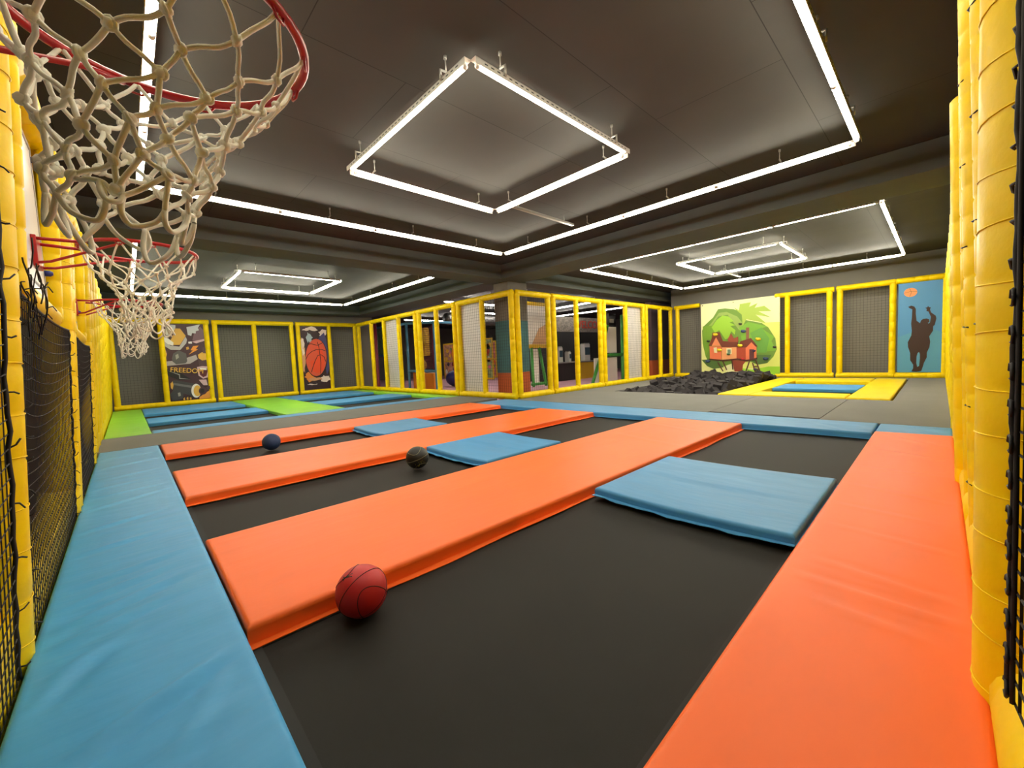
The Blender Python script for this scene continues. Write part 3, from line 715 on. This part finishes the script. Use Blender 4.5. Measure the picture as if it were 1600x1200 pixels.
# treehouse mural
def fnT(u, v, d): return (17.55-d, 6.88-u*2.82, .02+v*3.0)
def ct(p):
    o = []
    for x, y in p:
        u = (x-108)/877; t = 190-100*u; b = 985-5*u; o.append((min(1, max(0, u)), min(1, max(0, (b-y)/(b-t)))))
    return o
T = [('yel', [(560, 400), (985, 380), (985, 880), (500, 900)]), ('glow', [(110, 500), (300, 560), (420, 985), (110, 985)]),
     ('hill', [(590, 890), (700, 905), (870, 868), (985, 868), (985, 985), (560, 985)]),
     ('dark', [(120,480),(140,430),(200,380),(260,330),(320,240),(400,232),(500,240),(560,260),(640,360),(800,390),(870,440),(940,560),(955,680),(920,760),(860,830),(760,850),(640,800),(500,830),(350,880),(220,870),(160,760),(125,620)]),
     ('mid', [(150,470),(230,400),(330,280),(420,270),(540,320),(620,420),(560,470),(430,300),(320,320),(230,440),(200,560)]),
     ('leafd', [(130,430),(250,420),(290,520),(230,640),(160,760),(125,600)]),
     ('right', [(560,440),(660,380),(860,430),(800,450),(930,540),(900,590),(950,690),(740,720),(600,640)]),
     ('right2', [(680,500),(800,440),(880,560),(850,715),(760,715)]),
     ('palm', [(505,220),(560,255),(570,185),(690,165),(670,215),(760,175),(730,225),(830,205),(900,262),(770,265),(895,330),(740,300),(850,395),(740,370),(640,350),(600,420),(590,300),(530,250)]),
     ('bright', [(240,440),(300,360),(370,310),(440,320),(500,370),(450,385),(520,415),(460,425),(520,470),(510,520),(470,480),(440,560),(400,570),(380,540),(330,470),(280,500)]),
     ('bush', [(640,740),(900,740),(860,830),(760,850),(690,800)]), ('bush', [(110,800),(300,790),(380,880),(260,900),(180,870)]),
     ('trunk', [(480,800),(640,800),(600,850),(590,925),(505,925)]), ('tower', [(636,440),(672,440),(668,570),(636,570)]),
     ('wall', [(212,650),(355,650),(355,795),(215,787)]), ('gable', [(238,645),(292,548),(348,645)]),
     ('wall2', [(360,650),(530,645),(530,782),(360,797)]), ('wall3', [(530,655),(632,655),(632,795),(530,782)]), ('wall', [(632,655),(692,598),(748,650),(748,782),(632,795)]),
     ('roof', [(200,648),(240,560),(250,498),(335,492),(372,590),(545,600),(548,655),(362,660),(292,545),(238,645)]),
     ('roof2', [(428,570),(470,505),(500,560),(548,540),(552,600),(440,600)]),
     ('roof', [(548,658),(575,592),(690,555),(762,650),(738,650),(694,602),(640,660)]),
     ('door', [(672,680),(722,680),(722,785),(672,790)]), ('win', [(415,670),(475,668),(475,732),(415,740)]), ('win', [(262,665),(300,660),(306,722),(270,720)]), ('win2', [(428,684),(464,682),(464,726),(428,730)]),
     ('plat', [(200,785),(370,800),(540,780),(640,797),(762,768),(755,788),(640,815),(540,795),(370,815),(205,797)])]
S = [(c, ct(p)) for c, p in T]
for a, b in (((310, 825), (372, 925)), ((372, 815), (415, 910)), ((672, 812), (630, 930)), ((478, 800), (486, 905)), ((705, 830), (750, 985)), ((740, 800), (806, 985)), ((722, 870), (762, 865)), ((733, 905), (775, 900)), ((742, 945), (790, 940))):
    S.append(('plat', stroke(ct([a, b]), .006, 1)))
mur = board('treehouse_mural', 'large square mural of a red treehouse among green palms behind the foam pit', 'mural', fnT, S,
      dict(bg=(232, 232, 176), yel=(214, 222, 116), glow=(226, 228, 150), hill=(152, 206, 50), dark=(104, 142, 52), mid=(140, 166, 80), leafd=(112, 156, 44), right=(116, 172, 52), right2=(98, 156, 62),
           palm=(160, 186, 74), bright=(146, 194, 54), bush=(78, 110, 52), trunk=(140, 60, 40), tower=(130, 84, 60), wall=(222, 116, 78), gable=(228, 140, 96), wall2=(230, 158, 104), wall3=(168, 66, 40), roof=(112, 50, 36), roof2=(146, 66, 44),
           door=(92, 44, 50), win=(232, 222, 176), win2=(110, 130, 110), plat=(84, 40, 34)), None)
for (x, y, c) in [(288, 520, 'y'), (332, 690, 'y'), (768, 568, 'y'), (572, 640, 'y'), (610, 482, 'b'), (438, 735, 'g'), (722, 697, 'p'), (735, 900, 'p'), (845, 782, 'b'), (575, 402, 'k'), (936, 655, 'k'), (600, 786, 'r'), (200, 592, 'k'), (190, 815, 'b')]:
    u, v = ct([(x, y)])[0]; p = fnT(u, v, .03); s = .075 if c in 'yb' else .05
    m = MB(); m.sphere((0, 0, 0), s, 10, 6, sx=.6, sy=1.3, sz=.8); m.sphere((-.01, s*.7, s*.3), s*.6, 8, 5)
    build(m, 'climbing_hold', mat('hold_'+c, dict(y=(232, 200, 30), b=(50, 70, 110), g=(50, 90, 50), p=(70, 50, 90), k=(40, 44, 34), r=(190, 30, 40))[c], .5), mur, 0, p)
for (x, y) in ((130, 200), (495, 165), (948, 110), (960, 965)):
    u, v = ct([(x, y)])[0]; p = fnT(u, min(.98, v), .002); build(MB().tube([(0, 0, 0), (-.01, 0, 0)], .02, 8), 'screw', BLK, mur, 0, p)
# graffiti poster
GX0, GX1 = 1.07, 2.24
def fnG(u, v, d): return (GX0+u*(GX1-GX0), 18.80-d, .16+v*2.76)
def cg(p): return [(max(0, min(1, (x-(115+50*(y-75)/1045))/527)), max(0, min(1, (1120-y)/1045))) for x, y in p]
Gp = [('grey', [(115, 580), (300, 570), (520, 500), (540, 560), (440, 620), (130, 640)]), ('hat', [(480,300),(515,180),(590,110),(640,170),(648,300),(540,330)]), ('pink', [(470,320),(640,280),(648,305),(530,342)]),
      ('wing', [(125,78),(275,95),(270,150),(235,185),(215,150),(180,165),(180,125),(140,130)]), ('wing', [(412,120),(590,80),(560,130),(575,160),(530,175),(530,205),(480,200),(470,240),(425,225)]),
      ('sole', [(108,300),(200,370),(310,385),(395,250),(412,290),(400,340),(320,430),(200,425),(112,375)]), ('gold', [(205,300),(255,190),(262,140),(330,140),(398,240),(320,360),(240,360)]), ('white', [(110,245),(180,275),(240,330),(235,370),(170,350),(110,310)]),
      ('white', [(120,140),(225,185),(215,240),(125,250)]), ('bolt', [(485,380),(560,372),(520,420),(552,425),(425,495),(480,438),(452,435)]), ('white', [(425,320),(470,315),(475,345),(430,345)]), ('gold', [(395,395),(425,385),(435,420),(400,430)]),
      ('cap', [(212,540),(232,475),(300,435),(392,480),(402,585),(380,612),(260,622),(215,580)]), ('capl', [(255,500),(290,480),(300,530),(262,560)]), ('gold', [(100,410),(140,430),(152,490),(140,540),(108,545)]),
      ('can', [(545,545),(660,545),(668,665),(560,665)]), ('gold', [(545,500),(600,465),(662,490),(664,570),(600,582),(552,550)]), ('can', [(612,400),(655,400),(655,485),(612,478)]),
      ('black', [(130,685),(300,735),(450,840),(285,835),(132,770)]), ('grey2', [(140,700),(290,770),(290,820),(440,835),(300,810),(300,760)]), ('pink', [(525,670),(600,660),(668,670),(684,725),(662,820),(600,836),(540,790)]), ('mouth', [(548,690),(655,688),(665,730),(645,800),(600,815),(560,780)]), ('white', [(555,685),(650,690),(650,718),(565,708)]),
      ('orange', [(540,1090),(700,1000),(706,1115),(540,1118)]), ('body', [(185,900),(205,850),(240,835),(490,900),(470,1085),(205,960)]), ('bodyl', [(215,870),(470,930),(465,960),(215,900)]), ('gold', [(178,880),(205,850),(215,900),(200,960),(182,940)]),
      ('white', ell(500, 998, 64, 96)), ('gold', ell(515, 1000, 50, 76)), ('nozzle', ell(588, 1005, 56, 54)), ('black', ell(580, 1005, 28, 30)),
      ('body', [(170,1025),(215,965),(280,960),(335,1030),(322,1095),(200,1118)]), ('capl', [(262,1010),(295,1005),(300,1050),(270,1060)]), ('gold', [(330,1090),(350,1078),(352,1116),(332,1116)]), ('gold', [(372,1085),(392,1075),(394,1112),(374,1112)]), ('gold', [(412,1088),(430,1080),(436,1112),(416,1114)]), ('pink', [(540,850),(640,850),(655,930),(600,930)]), ('can', [(640,960),(705,940),(706,985),(645,1000)])]
gp_ = board('graffiti_poster', 'tall graffiti poster with a winged sneaker and spray cans on the far left fence', 'poster', fnG, [(c, cg(p)) for c, p in Gp],
      dict(bg=(64, 36, 46), grey=(168, 160, 162), hat=(112, 84, 96), pink=(198, 166, 176), wing=(192, 196, 200), sole=(176, 174, 174), gold=(214, 166, 66), white=(226, 224, 220), bolt=(226, 146, 48), cap=(84, 84, 84), capl=(150, 150, 140),
           can=(74, 50, 58), black=(24, 22, 24), grey2=(150, 150, 150), mouth=(84, 22, 34), orange=(226, 150, 56), body=(60, 60, 62), bodyl=(104, 104, 104), nozzle=(70, 40, 54)), None)
def text(body, size, loc, rot, m, parent=None, ext=.004, name='lettering', sx=1.0):
    cu = bpy.data.curves.new(name, 'FONT'); cu.body = body; cu.size = size; cu.extrude = ext; cu.align_x = 'CENTER'; cu.align_y = 'CENTER'
    cu.materials.append(m); o = bpy.data.objects.new(name, cu); col.objects.link(o); o.location = loc; o.rotation_euler = rot; o.scale = (sx, 1, 1)
    bpy.context.view_layer.update()
    me = bpy.data.meshes.new_from_object(o.evaluated_get(bpy.context.evaluated_depsgraph_get())); mo = bpy.data.objects.new(name, me); col.objects.link(mo)
    mo.location = loc; mo.rotation_euler = rot; mo.scale = (sx, 1, 1); bpy.data.objects.remove(o)
    if parent: mo.parent = parent
    return mo
text('FREEDOM', .24, (1.62, 18.735, 1.23), (math.pi/2, .12, 0), mat('gold_ink', (236, 190, 76), .5), gp_, sx=.9)
text('L.C', .17, (1.22, 18.735, 2.55), (math.pi/2, -.1, 0), mat('black_ink', (20, 20, 22), .5), gp_)
# basketball poster
BX0, BX1 = 5.52, 6.62
def fnB(u, v, d): return (BX0+u*(BX1-BX0), 18.80-d, .16+v*2.76)
def cb(p): return [(max(0, min(1, (x-(80+65*(y-120)/1010))/418)), max(0, min(1, (1130-y)/1010))) for x, y in p]
rr = random.Random(11)
def splat(cx, cy, rx, ry, n=18):
    return [(cx+rx*math.cos(2*math.pi*i/n)*rr.uniform(.55, 1.15), cy+ry*math.sin(2*math.pi*i/n)*rr.uniform(.55, 1.15)) for i in range(n)]
Bp = [('cream', splat(240, 170, 120, 45)), ('dark', splat(240, 215, 90, 40)), ('cream', splat(440, 230, 80, 70)), ('pale', splat(220, 300, 55, 90)), ('cream', splat(115, 430, 35, 120)), ('tan', splat(130, 640, 40, 230)), ('cream', splat(130, 520, 22, 60)),
      ('navy', [(360,330),(400,270),(455,220),(490,330),(515,500),(545,800),(500,900),(440,600)]), ('orange', splat(230, 920, 90, 80)), ('cream', splat(480, 960, 90, 60)), ('tan', splat(310, 960, 120, 30)), ('cream', splat(270, 1040, 80, 14)), ('dark', splat(320, 1030, 90, 14)),
      ('shadow', ell(336, 628, 172, 308)), ('ball', ell(330, 618, 164, 298)), ('hot', ell(345, 660, 110, 210)), ('ball', splat(300, 560, 70, 160)), ('hot', splat(380, 760, 60, 100))]
Sb = [(c, cb(p)) for c, p in Bp]
for pts in ([(205,410),(250,398),(300,415),(350,425),(400,400),(425,385)], [(165,645),(200,570),(260,520),(330,493),(410,492),(475,515)], [(250,850),(280,750),(310,670),(350,590),(400,575),(450,610),(480,690)], [(345,370),(370,450),(385,560),(400,700),(395,880)]):
    Sb.append(('line', stroke(cb(pts), .012, .4)))
board('basketball_poster', 'tall poster of an orange basketball on a splattered dark ground, far left fence', 'poster', fnB, Sb,
      dict(bg=(50, 26, 34), cream=(226, 206, 196), dark=(52, 34, 40), pale=(160, 178, 190), tan=(204, 148, 110), navy=(66, 66, 116), orange=(222, 130, 50), shadow=(40, 18, 22), ball=(216, 84, 56), hot=(228, 74, 34), line=(56, 22, 24)), None)

# ------------------------------------------------------------------ balls
def ball(name, label, c, r, base, line, rot, logo=None, pattern=None):
    o = thing(name, label, 'ball', c, None, rot)

    m = MB(); m.sphere((0, 0, 0), r, 48, 32); build(m, 'skin', base, o)
    rs = r*1.0015
    def circ(fn, n=64):
        build(MB().tube([fn(2*math.pi*i/n) for i in range(n)], r*.016, 5, closed=True), 'seam', line, o)
    circ(lambda a: (rs*math.cos(a), rs*math.sin(a), 0)); circ(lambda a: (rs*math.cos(a), 0, rs*math.sin(a)))
    for s in (-1, 1):
        def f(a, s=s):
            v = Vector((.62*math.cos(a)*1.0, s*(.62+.2*math.cos(2*a)), .8*math.sin(a))); v.normalize(); return v*rs
        circ(f)
    if logo:
        lm = MB()
        for poly in logo[1]:
            sc_ = .5 if r < .13 else .95; d = Vector(logo[0]).normalized(); e1 = d.orthogonal().normalized(); e2 = d.cross(e1)
            vs = [(d+e1*x*sc_+e2*y*sc_).normalized()*r*1.004 for x, y in poly]; n = len(vs)
            lm.add(vs+[v*.995 for v in vs], [tuple(range(n)), tuple(range(n, 2*n))[::-1]]+[(i, n+i, n+(i+1) % n, (i+1) % n) for i in range(n)])
        build(lm, 'printed_mark', logo[2], o)
    return o
rb_m = mat('red_rubber', (196, 34, 38), .5, .3, 350, bdist=.001)
jump = [[(-.1,-.5),(-.02,-.5),(.05,-.15),(.2,-.5),(.28,-.46),(.14,-.05),(.1,.2),(.3,.42),(.24,.46),(.02,.28),(-.2,.3),(-.22,.24),(-.04,.15),(-.06,-.1)], ell(0, .42, .07, .07, 10)]
def look_at_cam(c, extra=0):
    v = Vector((0, 0, EYE))-Vector(c); return v
RR = .128
ball('basketball', 'red basketball with black seams on the nearest trampoline', (.80, 2.05, -.105+RR), RR, rb_m, mat('dark_seam', (40, 14, 16), .6), (.514, -.556, -.035),
     ((-.06, .42, .9), jump, mat('black_print', (34, 34, 24), .5)))
scr = [[(-.5,-.1),(-.3,.1),(-.1,-.02),(.05,.16),(.2,0),(.45,.12),(.3,-.12),(.1,-.08),(-.1,-.2),(-.3,-.08)], [(-.3,.3),(.2,.34),(.22,.42),(-.28,.38)], [(-.2,-.42),(.2,-.4),(.3,-.3),(-.1,-.32)]]
RB2 = .135
ball('basketball', 'black basketball with yellow print on the middle trampoline row', (2.49, 4.36, -.105+RB2), RB2, mat('black_rubber', (30, 30, 26), .45), mat('pale_seam', (150, 146, 110), .6), (1.538, -.326, -.44),
     ((.0, -.38, .9), scr, mat('yellow_print', (190, 184, 60), .5)))
RB3 = .13
ball('rubber_ball', 'plain dark blue ball on the third trampoline row', (1.59, 7.29, -.105+RB3), RB3, mat('blue_rubber', (40, 62, 104), .5, .4, 200, bdist=.002), mat('blue_seam', (32, 50, 86), .6), (.3, .2, .1))

# ------------------------------------------------------------------ foam pit
struct(MB().box((10.9, 3.94, -.5), (16.95, 6.95, -.45)), 'floor_pit', SUB)
cm = MB(); h = .108; cm.box((-h, -h, -h), (h, h, h))
proto = None; rr = random.Random(21)
spots = []
x = 11.1
for iy in range(13):
    for ix in range(24):
        px = 11.12+ix*.242+rr.uniform(-.05, .05); py = 4.08+iy*.225+rr.uniform(-.04, .04)
        if py > 6.75-.0*(px-11): continue
        # heap profile: rises away from the near edge
        t = min(1, (px-11.1)/1.2)
        z = -.10+.22*t*(0.6+.4*math.sin(px*2.1+py*1.7))+rr.uniform(-.07, .08)+.06*math.sin(px*.9)
        spots.append((px, py, z))
rr.shuffle(spots)
spots = spots[:286]
for i, s in enumerate(spots):
    if proto is None:
        o = build(cm, 'foam_cube', FOAM, None, .012); proto = o
        tag(o, 'charcoal foam cube in the heap filling the pit below the treehouse mural', 'foam cube', 'foam cubes in the pit')
    else:
        o = proto.copy(); col.objects.link(o)
    o.location = s; o.rotation_euler = (rr.uniform(0, 1.57), rr.uniform(0, 1.57), rr.uniform(0, 1.57))

# ------------------------------------------------------------------ playground beyond the fence
BP = mat('blue_foam_pipe', (84, 142, 176), .45); MR = mat('maroon_foam_pipe', (120, 30, 50), .5); GP = mat('green_foam_pipe', (60, 150, 60), .45)
ORP = mat('orange_plastic', (226, 138, 34), .45); YP = mat('yellow_plastic', (232, 190, 40), .4); NAVY = mat('navy_plastic', (36, 44, 110), .4)
def pipes(o, segs, r, m, name='pipe'):
    for a, b in segs:
        k = MB(); k.tube([a, a if False else tuple((a[i]*.97+b[i]*.03) for i in range(3)), b], [r*.9, r, r], 10); build(k, name, m, o)
t = thing('padded_pole', 'dark red padded pole standing just behind the inner fence corner', 'pole', (8.6, 18.2, -.12)); pipes(t, [((0, 0, 0), (0, 0, 3.15))], .07, MR)
t = thing('climbing_structure', 'blue padded play structure frame with a climbing net behind the fence', 'play structure', (10, 15.4, -.12))
pipes(t, [((0, 5.7, 0), (0, 5.7, 3.3)), ((0, 2.4, 0), (0, 2.4, 3.2)), ((0, 0, 0), (0, 0, 3.05)), ((0, 2.4, 3.15), (0, 0, 3.0)), ((0, 2.4, .85), (0, 0, .85)), ((0, 5.7, 1.7), (0, 4.6, 1.7)), ((1.6, 0, 0), (1.6, 0, 3.05)), ((1.6, 2.4, 0), (1.6, 2.4, 3.1)), ((0, 0, 3.0), (1.6, 0, 3.0)), ((0, 5.7, 3.2), (0, 2.4, 3.15))], .06, BP)
k = MB(); k.box((-.01, 4.75, 1.75), (.02, 5.6, 3.1)); build(k, 'jungle_panel', mat('jungle_print', (112, 150, 80), .5, var=.6, vscale=6), t)
k = MB(); net(k, lambda u, v: (.0, .18+u, .98+v), 1.15, 1.85, .09, .008, 3, 1); build(k, 'climbing_net', MR, t)
for a, b in (((0, .14, .9), (0, .14, 2.9)), ((0, 1.36, .9), (0, 1.36, 2.9))):
    k = MB(); k.tube([a, b], .045, 8); build(k, 'net_frame', MR, t)
k = MB(); k.box((.02, .3, .0), (.5, 1.0, .75)); build(k, 'ramp', ORP, t, .03)
k = MB(); k.prism([(1.3, 0), (2.2, 0), (2.2, .78), (1.9, .78)], lambda u, v, d: (.1+d, u, v), 0, .5); build(k, 'slide', ORP, t)
k = MB(); k.box((.4, 1.5, 1.55), (.7, 1.85, 2.9)); build(k, 'slide_chute', YP, t, .05)
k = MB(); k.sphere((.4, 1.9, 1.12), .28, 16, 10); build(k, 'basket', mat('straw_weave', (188, 160, 84), .8, .5, 60), t)
t = thing('inflatable_pillar', 'orange bulging soft pillar standing behind the fence beside the navy ride', 'soft play pillar', (10.55, 14.6, -.12))
k = MB(); k.tube([(0, 0, 0), (0, 0, .3), (0, 0, .9), (0, -.03, 1.3), (0, -.05, 1.6), (0, 0, 1.9), (0, .05, 2.1)], [.12, .13, .14, .19, .24, .17, .05], 14); build(k, 'body', ORP, t)
t = thing('ride_on_animal', 'rounded navy ride-on toy with a yellow patch behind the fence', 'ride-on toy', (11.75, 16.3, -.12))
k = MB(); k.sphere((0, 0, .4), .55, 18, 12, sz=.75); k.sphere((.1, -.1, .82), .32, 16, 10); build(k, 'body', NAVY, t)
k = MB(); k.sphere((-.15, -.5, .65), .2, 12, 8); build(k, 'yellow_patch', YP, t)
def framed(name, label, x, y0, y1, z0, z1, fc, pc, cat='panel'):
    t = thing(name, label, cat, (x, (y0+y1)/2, z0)); w_ = (y1-y0)/2; hh = z1-z0; b = .09
    k = MB()
    for a, c in (((-.03, -w_, 0), (.03, w_, b)), ((-.03, -w_, hh-b), (.03, w_, hh)), ((-.03, -w_, b), (.03, -w_+b, hh-b)), ((-.03, w_-b, b), (.03, w_, hh-b)), ((-.03, -w_+b, hh*.5-b/2), (.03, w_-b, hh*.5+b/2))): k.box(a, c)
    build(k, 'frame', fc, t)
    k = MB(); k.box((-.01, -w_+b, b), (.01, w_-b, hh-b)); build(k, 'printed_panel', pc, t)
    rq = random.Random(label)
    for i in range(14):
        k = MB(); cy = rq.uniform(-w_+.25, w_-.25); cz = rq.uniform(.3, hh-.3); k.prism(splat(cy, cz, .16, .16, 9), lambda u, v, d: (d, u, v), -.02, -.012)
        build(k, 'cartoon_blob', mat('blob%d' % (i % 6), [(230, 90, 60), (250, 200, 60), (70, 160, 90), (230, 120, 160), (60, 60, 80), (240, 240, 220)][i % 6], .6), t)
framed('activity_board', 'yellow framed colourful activity board seen behind the navy ride', 16, 22.0, 23.6, -.1, 2.3, YP, mat('print_a', (206, 150, 120), .6, var=.5, vscale=5))
framed('activity_board', 'yellow framed activity board seen just left of the painted column', 16, 18.4, 19.3, -.1, 2.4, YP, mat('print_b', (160, 180, 120), .6, var=.5, vscale=5))
framed('activity_board', 'yellow framed activity board deep in the playground between the two white sheets', 17.5, 19.8, 21.6, -.1, 2.3, YP, mat('print_c', (200, 110, 110), .6, var=.5, vscale=5))
t = thing('play_arch', 'white and yellow padded play arch with green legs right of the painted column', 'play structure', (11.4, 11.0, -.12))
k = MB(); k.box((.0, -.03, 1.75), (1.1, .03, 3.3)); build(k, 'white_panel', WHITEV, t)
k = MB(); k.prism([(.15, 1.75), (1.1, 1.75), (1.1, 2.6), (.6, 2.4)], lambda u, v, d: (u, -.035-d, v), 0, .01); build(k, 'tan_shape', mat('tan_paint', (206, 160, 120), .6), t)
pipes(t, [((-.1, 0, 1.7), (1.15, 0, 1.7)), ((-.1, 0, 3.35), (1.15, 0, 3.35))], .08, YP, 'padded_rail')
pipes(t, [((.2, 0, .1), (.15, 0, 1.65)), ((.95, 0, .1), (.6, 0, 1.65)), ((.1, 0, .2), (1.0, 0, .2))], .06, GP, 'green_leg')
k = MB(); k.box((.22, .05, .2), (.6, .08, 1.6)); build(k, 'back_sheet', WHITEV, t)
t = thing('padded_climbing_frame', 'green padded A-shaped frame with white sheets, right of the snack counter', 'play structure', (15.3, 10.0, -.12))
pipes(t, [((-1.2, 0, .0), (-.4, 0, 1.35)), ((-.4, 0, 1.35), (.05, 0, 2.5)), ((1.2, 0, 0), (1.25, 0, 3.0)), ((.05, 0, 1.2), (1.2, 0, 1.2))], .07, GP)
k = MB(); k.box((-.9, .06, .05), (.85, .1, 1.1)); build(k, 'white_sheet', WHITEV, t)
k = MB(); k.box((.05, .06, 1.3), (.85, .1, 2.45)); build(k, 'white_sheet', WHITEV, t)
# snack counter
t = thing('snack_counter', 'snack kiosk with a brick-look sign, black front and yellow brick side counter', 'counter', (17.0, 13.0, -.12))
brick = bpy.data.materials.new('brick_fascia'); brick.use_nodes = True; nt = brick.node_tree
bt = nt.nodes.new('ShaderNodeTexBrick'); bt.inputs['Scale'].default_value = 5; bt.inputs['Color1'].default_value = lin((168, 160, 150)); bt.inputs['Color2'].default_value = lin((120, 114, 108)); bt.inputs['Mortar'].default_value = lin((90, 86, 82))
tcn = nt.nodes.new('ShaderNodeTexCoord'); mpn = nt.nodes.new('ShaderNodeMapping'); mpn.inputs['Rotation'].default_value = (math.pi/2, 0, 0)
nt.links.new(tcn.outputs['Object'], mpn.inputs[0]); nt.links.new(mpn.outputs[0], bt.inputs['Vector']); nt.links.new(bt.outputs['Color'], nt.nodes['Principled BSDF'].inputs['Base Color'])
k = MB(); k.box((-1.9, -.1, 2.45), (3.2, .1, 3.2)); build(k, 'fascia', brick, t)
k = MB(); k.box((-1.9, .1, .0), (-1.8, 2.2, 3.3)); k.box((3.1, .1, 0), (3.2, 2.2, 3.3)); k.box((-1.8, 2.1, 0), (3.1, 2.2, 3.3)); build(k, 'booth_walls', WALLD, t)
k = MB(); k.box((-1.8, -.05, 0), (.15, .5, .88)); build(k, 'front_panel', mat('charcoal_panel', (52, 50, 50), .6), t)
k = MB(); k.box((.2, -.05, 0), (1.95, .5, .85)); yb = mat('yellow_brick', (222, 186, 50), .6, .3, 20); build(k, 'side_panel', yb, t)
k = MB(); k.box((-1.85, -.12, .88), (2.0, .6, .93)); build(k, 'worktop', mat('grey_worktop', (150, 150, 148), .3), t)
text('WELCOME', .55, (1.15, -.12, 2.82), (math.pi/2, 0, 0), mat('red_sign', (214, 60, 40), .5), t, .01)
for (x, y, w_, hh, label) in ((15.9, 13.25, .3, .75, 'white counter machine at the left end of the snack counter'), (16.7, 13.3, .18, .5, 'slim white bottle-shaped dispenser on the snack counter'), (18.2, 13.3, .5, .9, 'white boxy drinks machine at the right of the snack counter')):
    q = thing('counter_machine', label, 'appliance', (x, y, .81)); k = MB(); k.box((-w_/2, -.15, 0), (w_/2, .15, hh)); build(k, 'body', WHITEM, q, .02)
    k = MB(); k.box((-w_/2+.03, -.16, hh*.35), (w_/2-.03, -.149, hh*.8)); build(k, 'window', mat('smoked_glass', (60, 80, 90), .2), q)
    k = MB(); k.box((-w_/2+.02, -.12, hh), (w_/2-.02, .12, hh+.06)); build(k, 'lid', STEEL, q)
t = thing('ventilation_duct', 'fat grey ventilation duct under the playground ceiling', 'duct', (14.6, 17.5, 3.3)); k = MB(); k.tube([(-2.5, 0, 0), (-2.4, 0, 0), (6, 0, 0), (6.1, 0, 0)], [.28, .3, .3, .28], 18); build(k, 'pipe', mat('dull_duct', (92, 90, 90), .5, metal=.4), t)
for xx in (-1.5, 1.5, 4.5):
    k = MB(); k.tube([(xx, 0, .28), (xx, 0, .55)], .015, 6); build(k, 'hanger_rod', STEEL, t)
t = thing('storage_rack', 'tall narrow black rack of pale boxes behind the last open fence bay', 'rack', (17.35, 11.2, -.12))
k = MB(); 
for zz in range(8): k.box((-.3, -.2, .2+zz*.42), (.3, .2, .23+zz*.42))
for sx_ in (-.3, .27): k.box((sx_, -.2, 0), (sx_+.03, .2, 3.2))
build(k, 'shelf', BLK, t)
k = MB()
for zz in range(3, 7): k.box((-.2, -.18, .24+zz*.42), (.15, .1, .42+zz*.42))
build(k, 'pale_box', WHITEM, t)
# hall lights
light_bar((9.9, 14.3), (12.9, 14.3), (0, 1), 'lit tube light over the playground behind the blue play frame', n=2)
light_bar((16.6, 14.2), (16.3, 10.9), (1, 0), 'lit tube light over the snack counter', n=2)
light_bar((11.0, 12.9), (11.0, 10.6), (-1, 0), 'lit tube light over the playground just behind the painted column', n=2)
light_bar((12.1, 17.0), (15.5, 17.0), (0, 1), 'lit tube light deeper in the playground, beyond the nearer one', n=2)
light_bar((12.0, 21.5), (17.5, 21.5), (0, 1), 'lit tube light farthest back in the playground', n=3)
light_bar((20.0, 12.0), (20.0, 17.0), (1, 0), 'lit tube light beyond the snack counter', n=3)
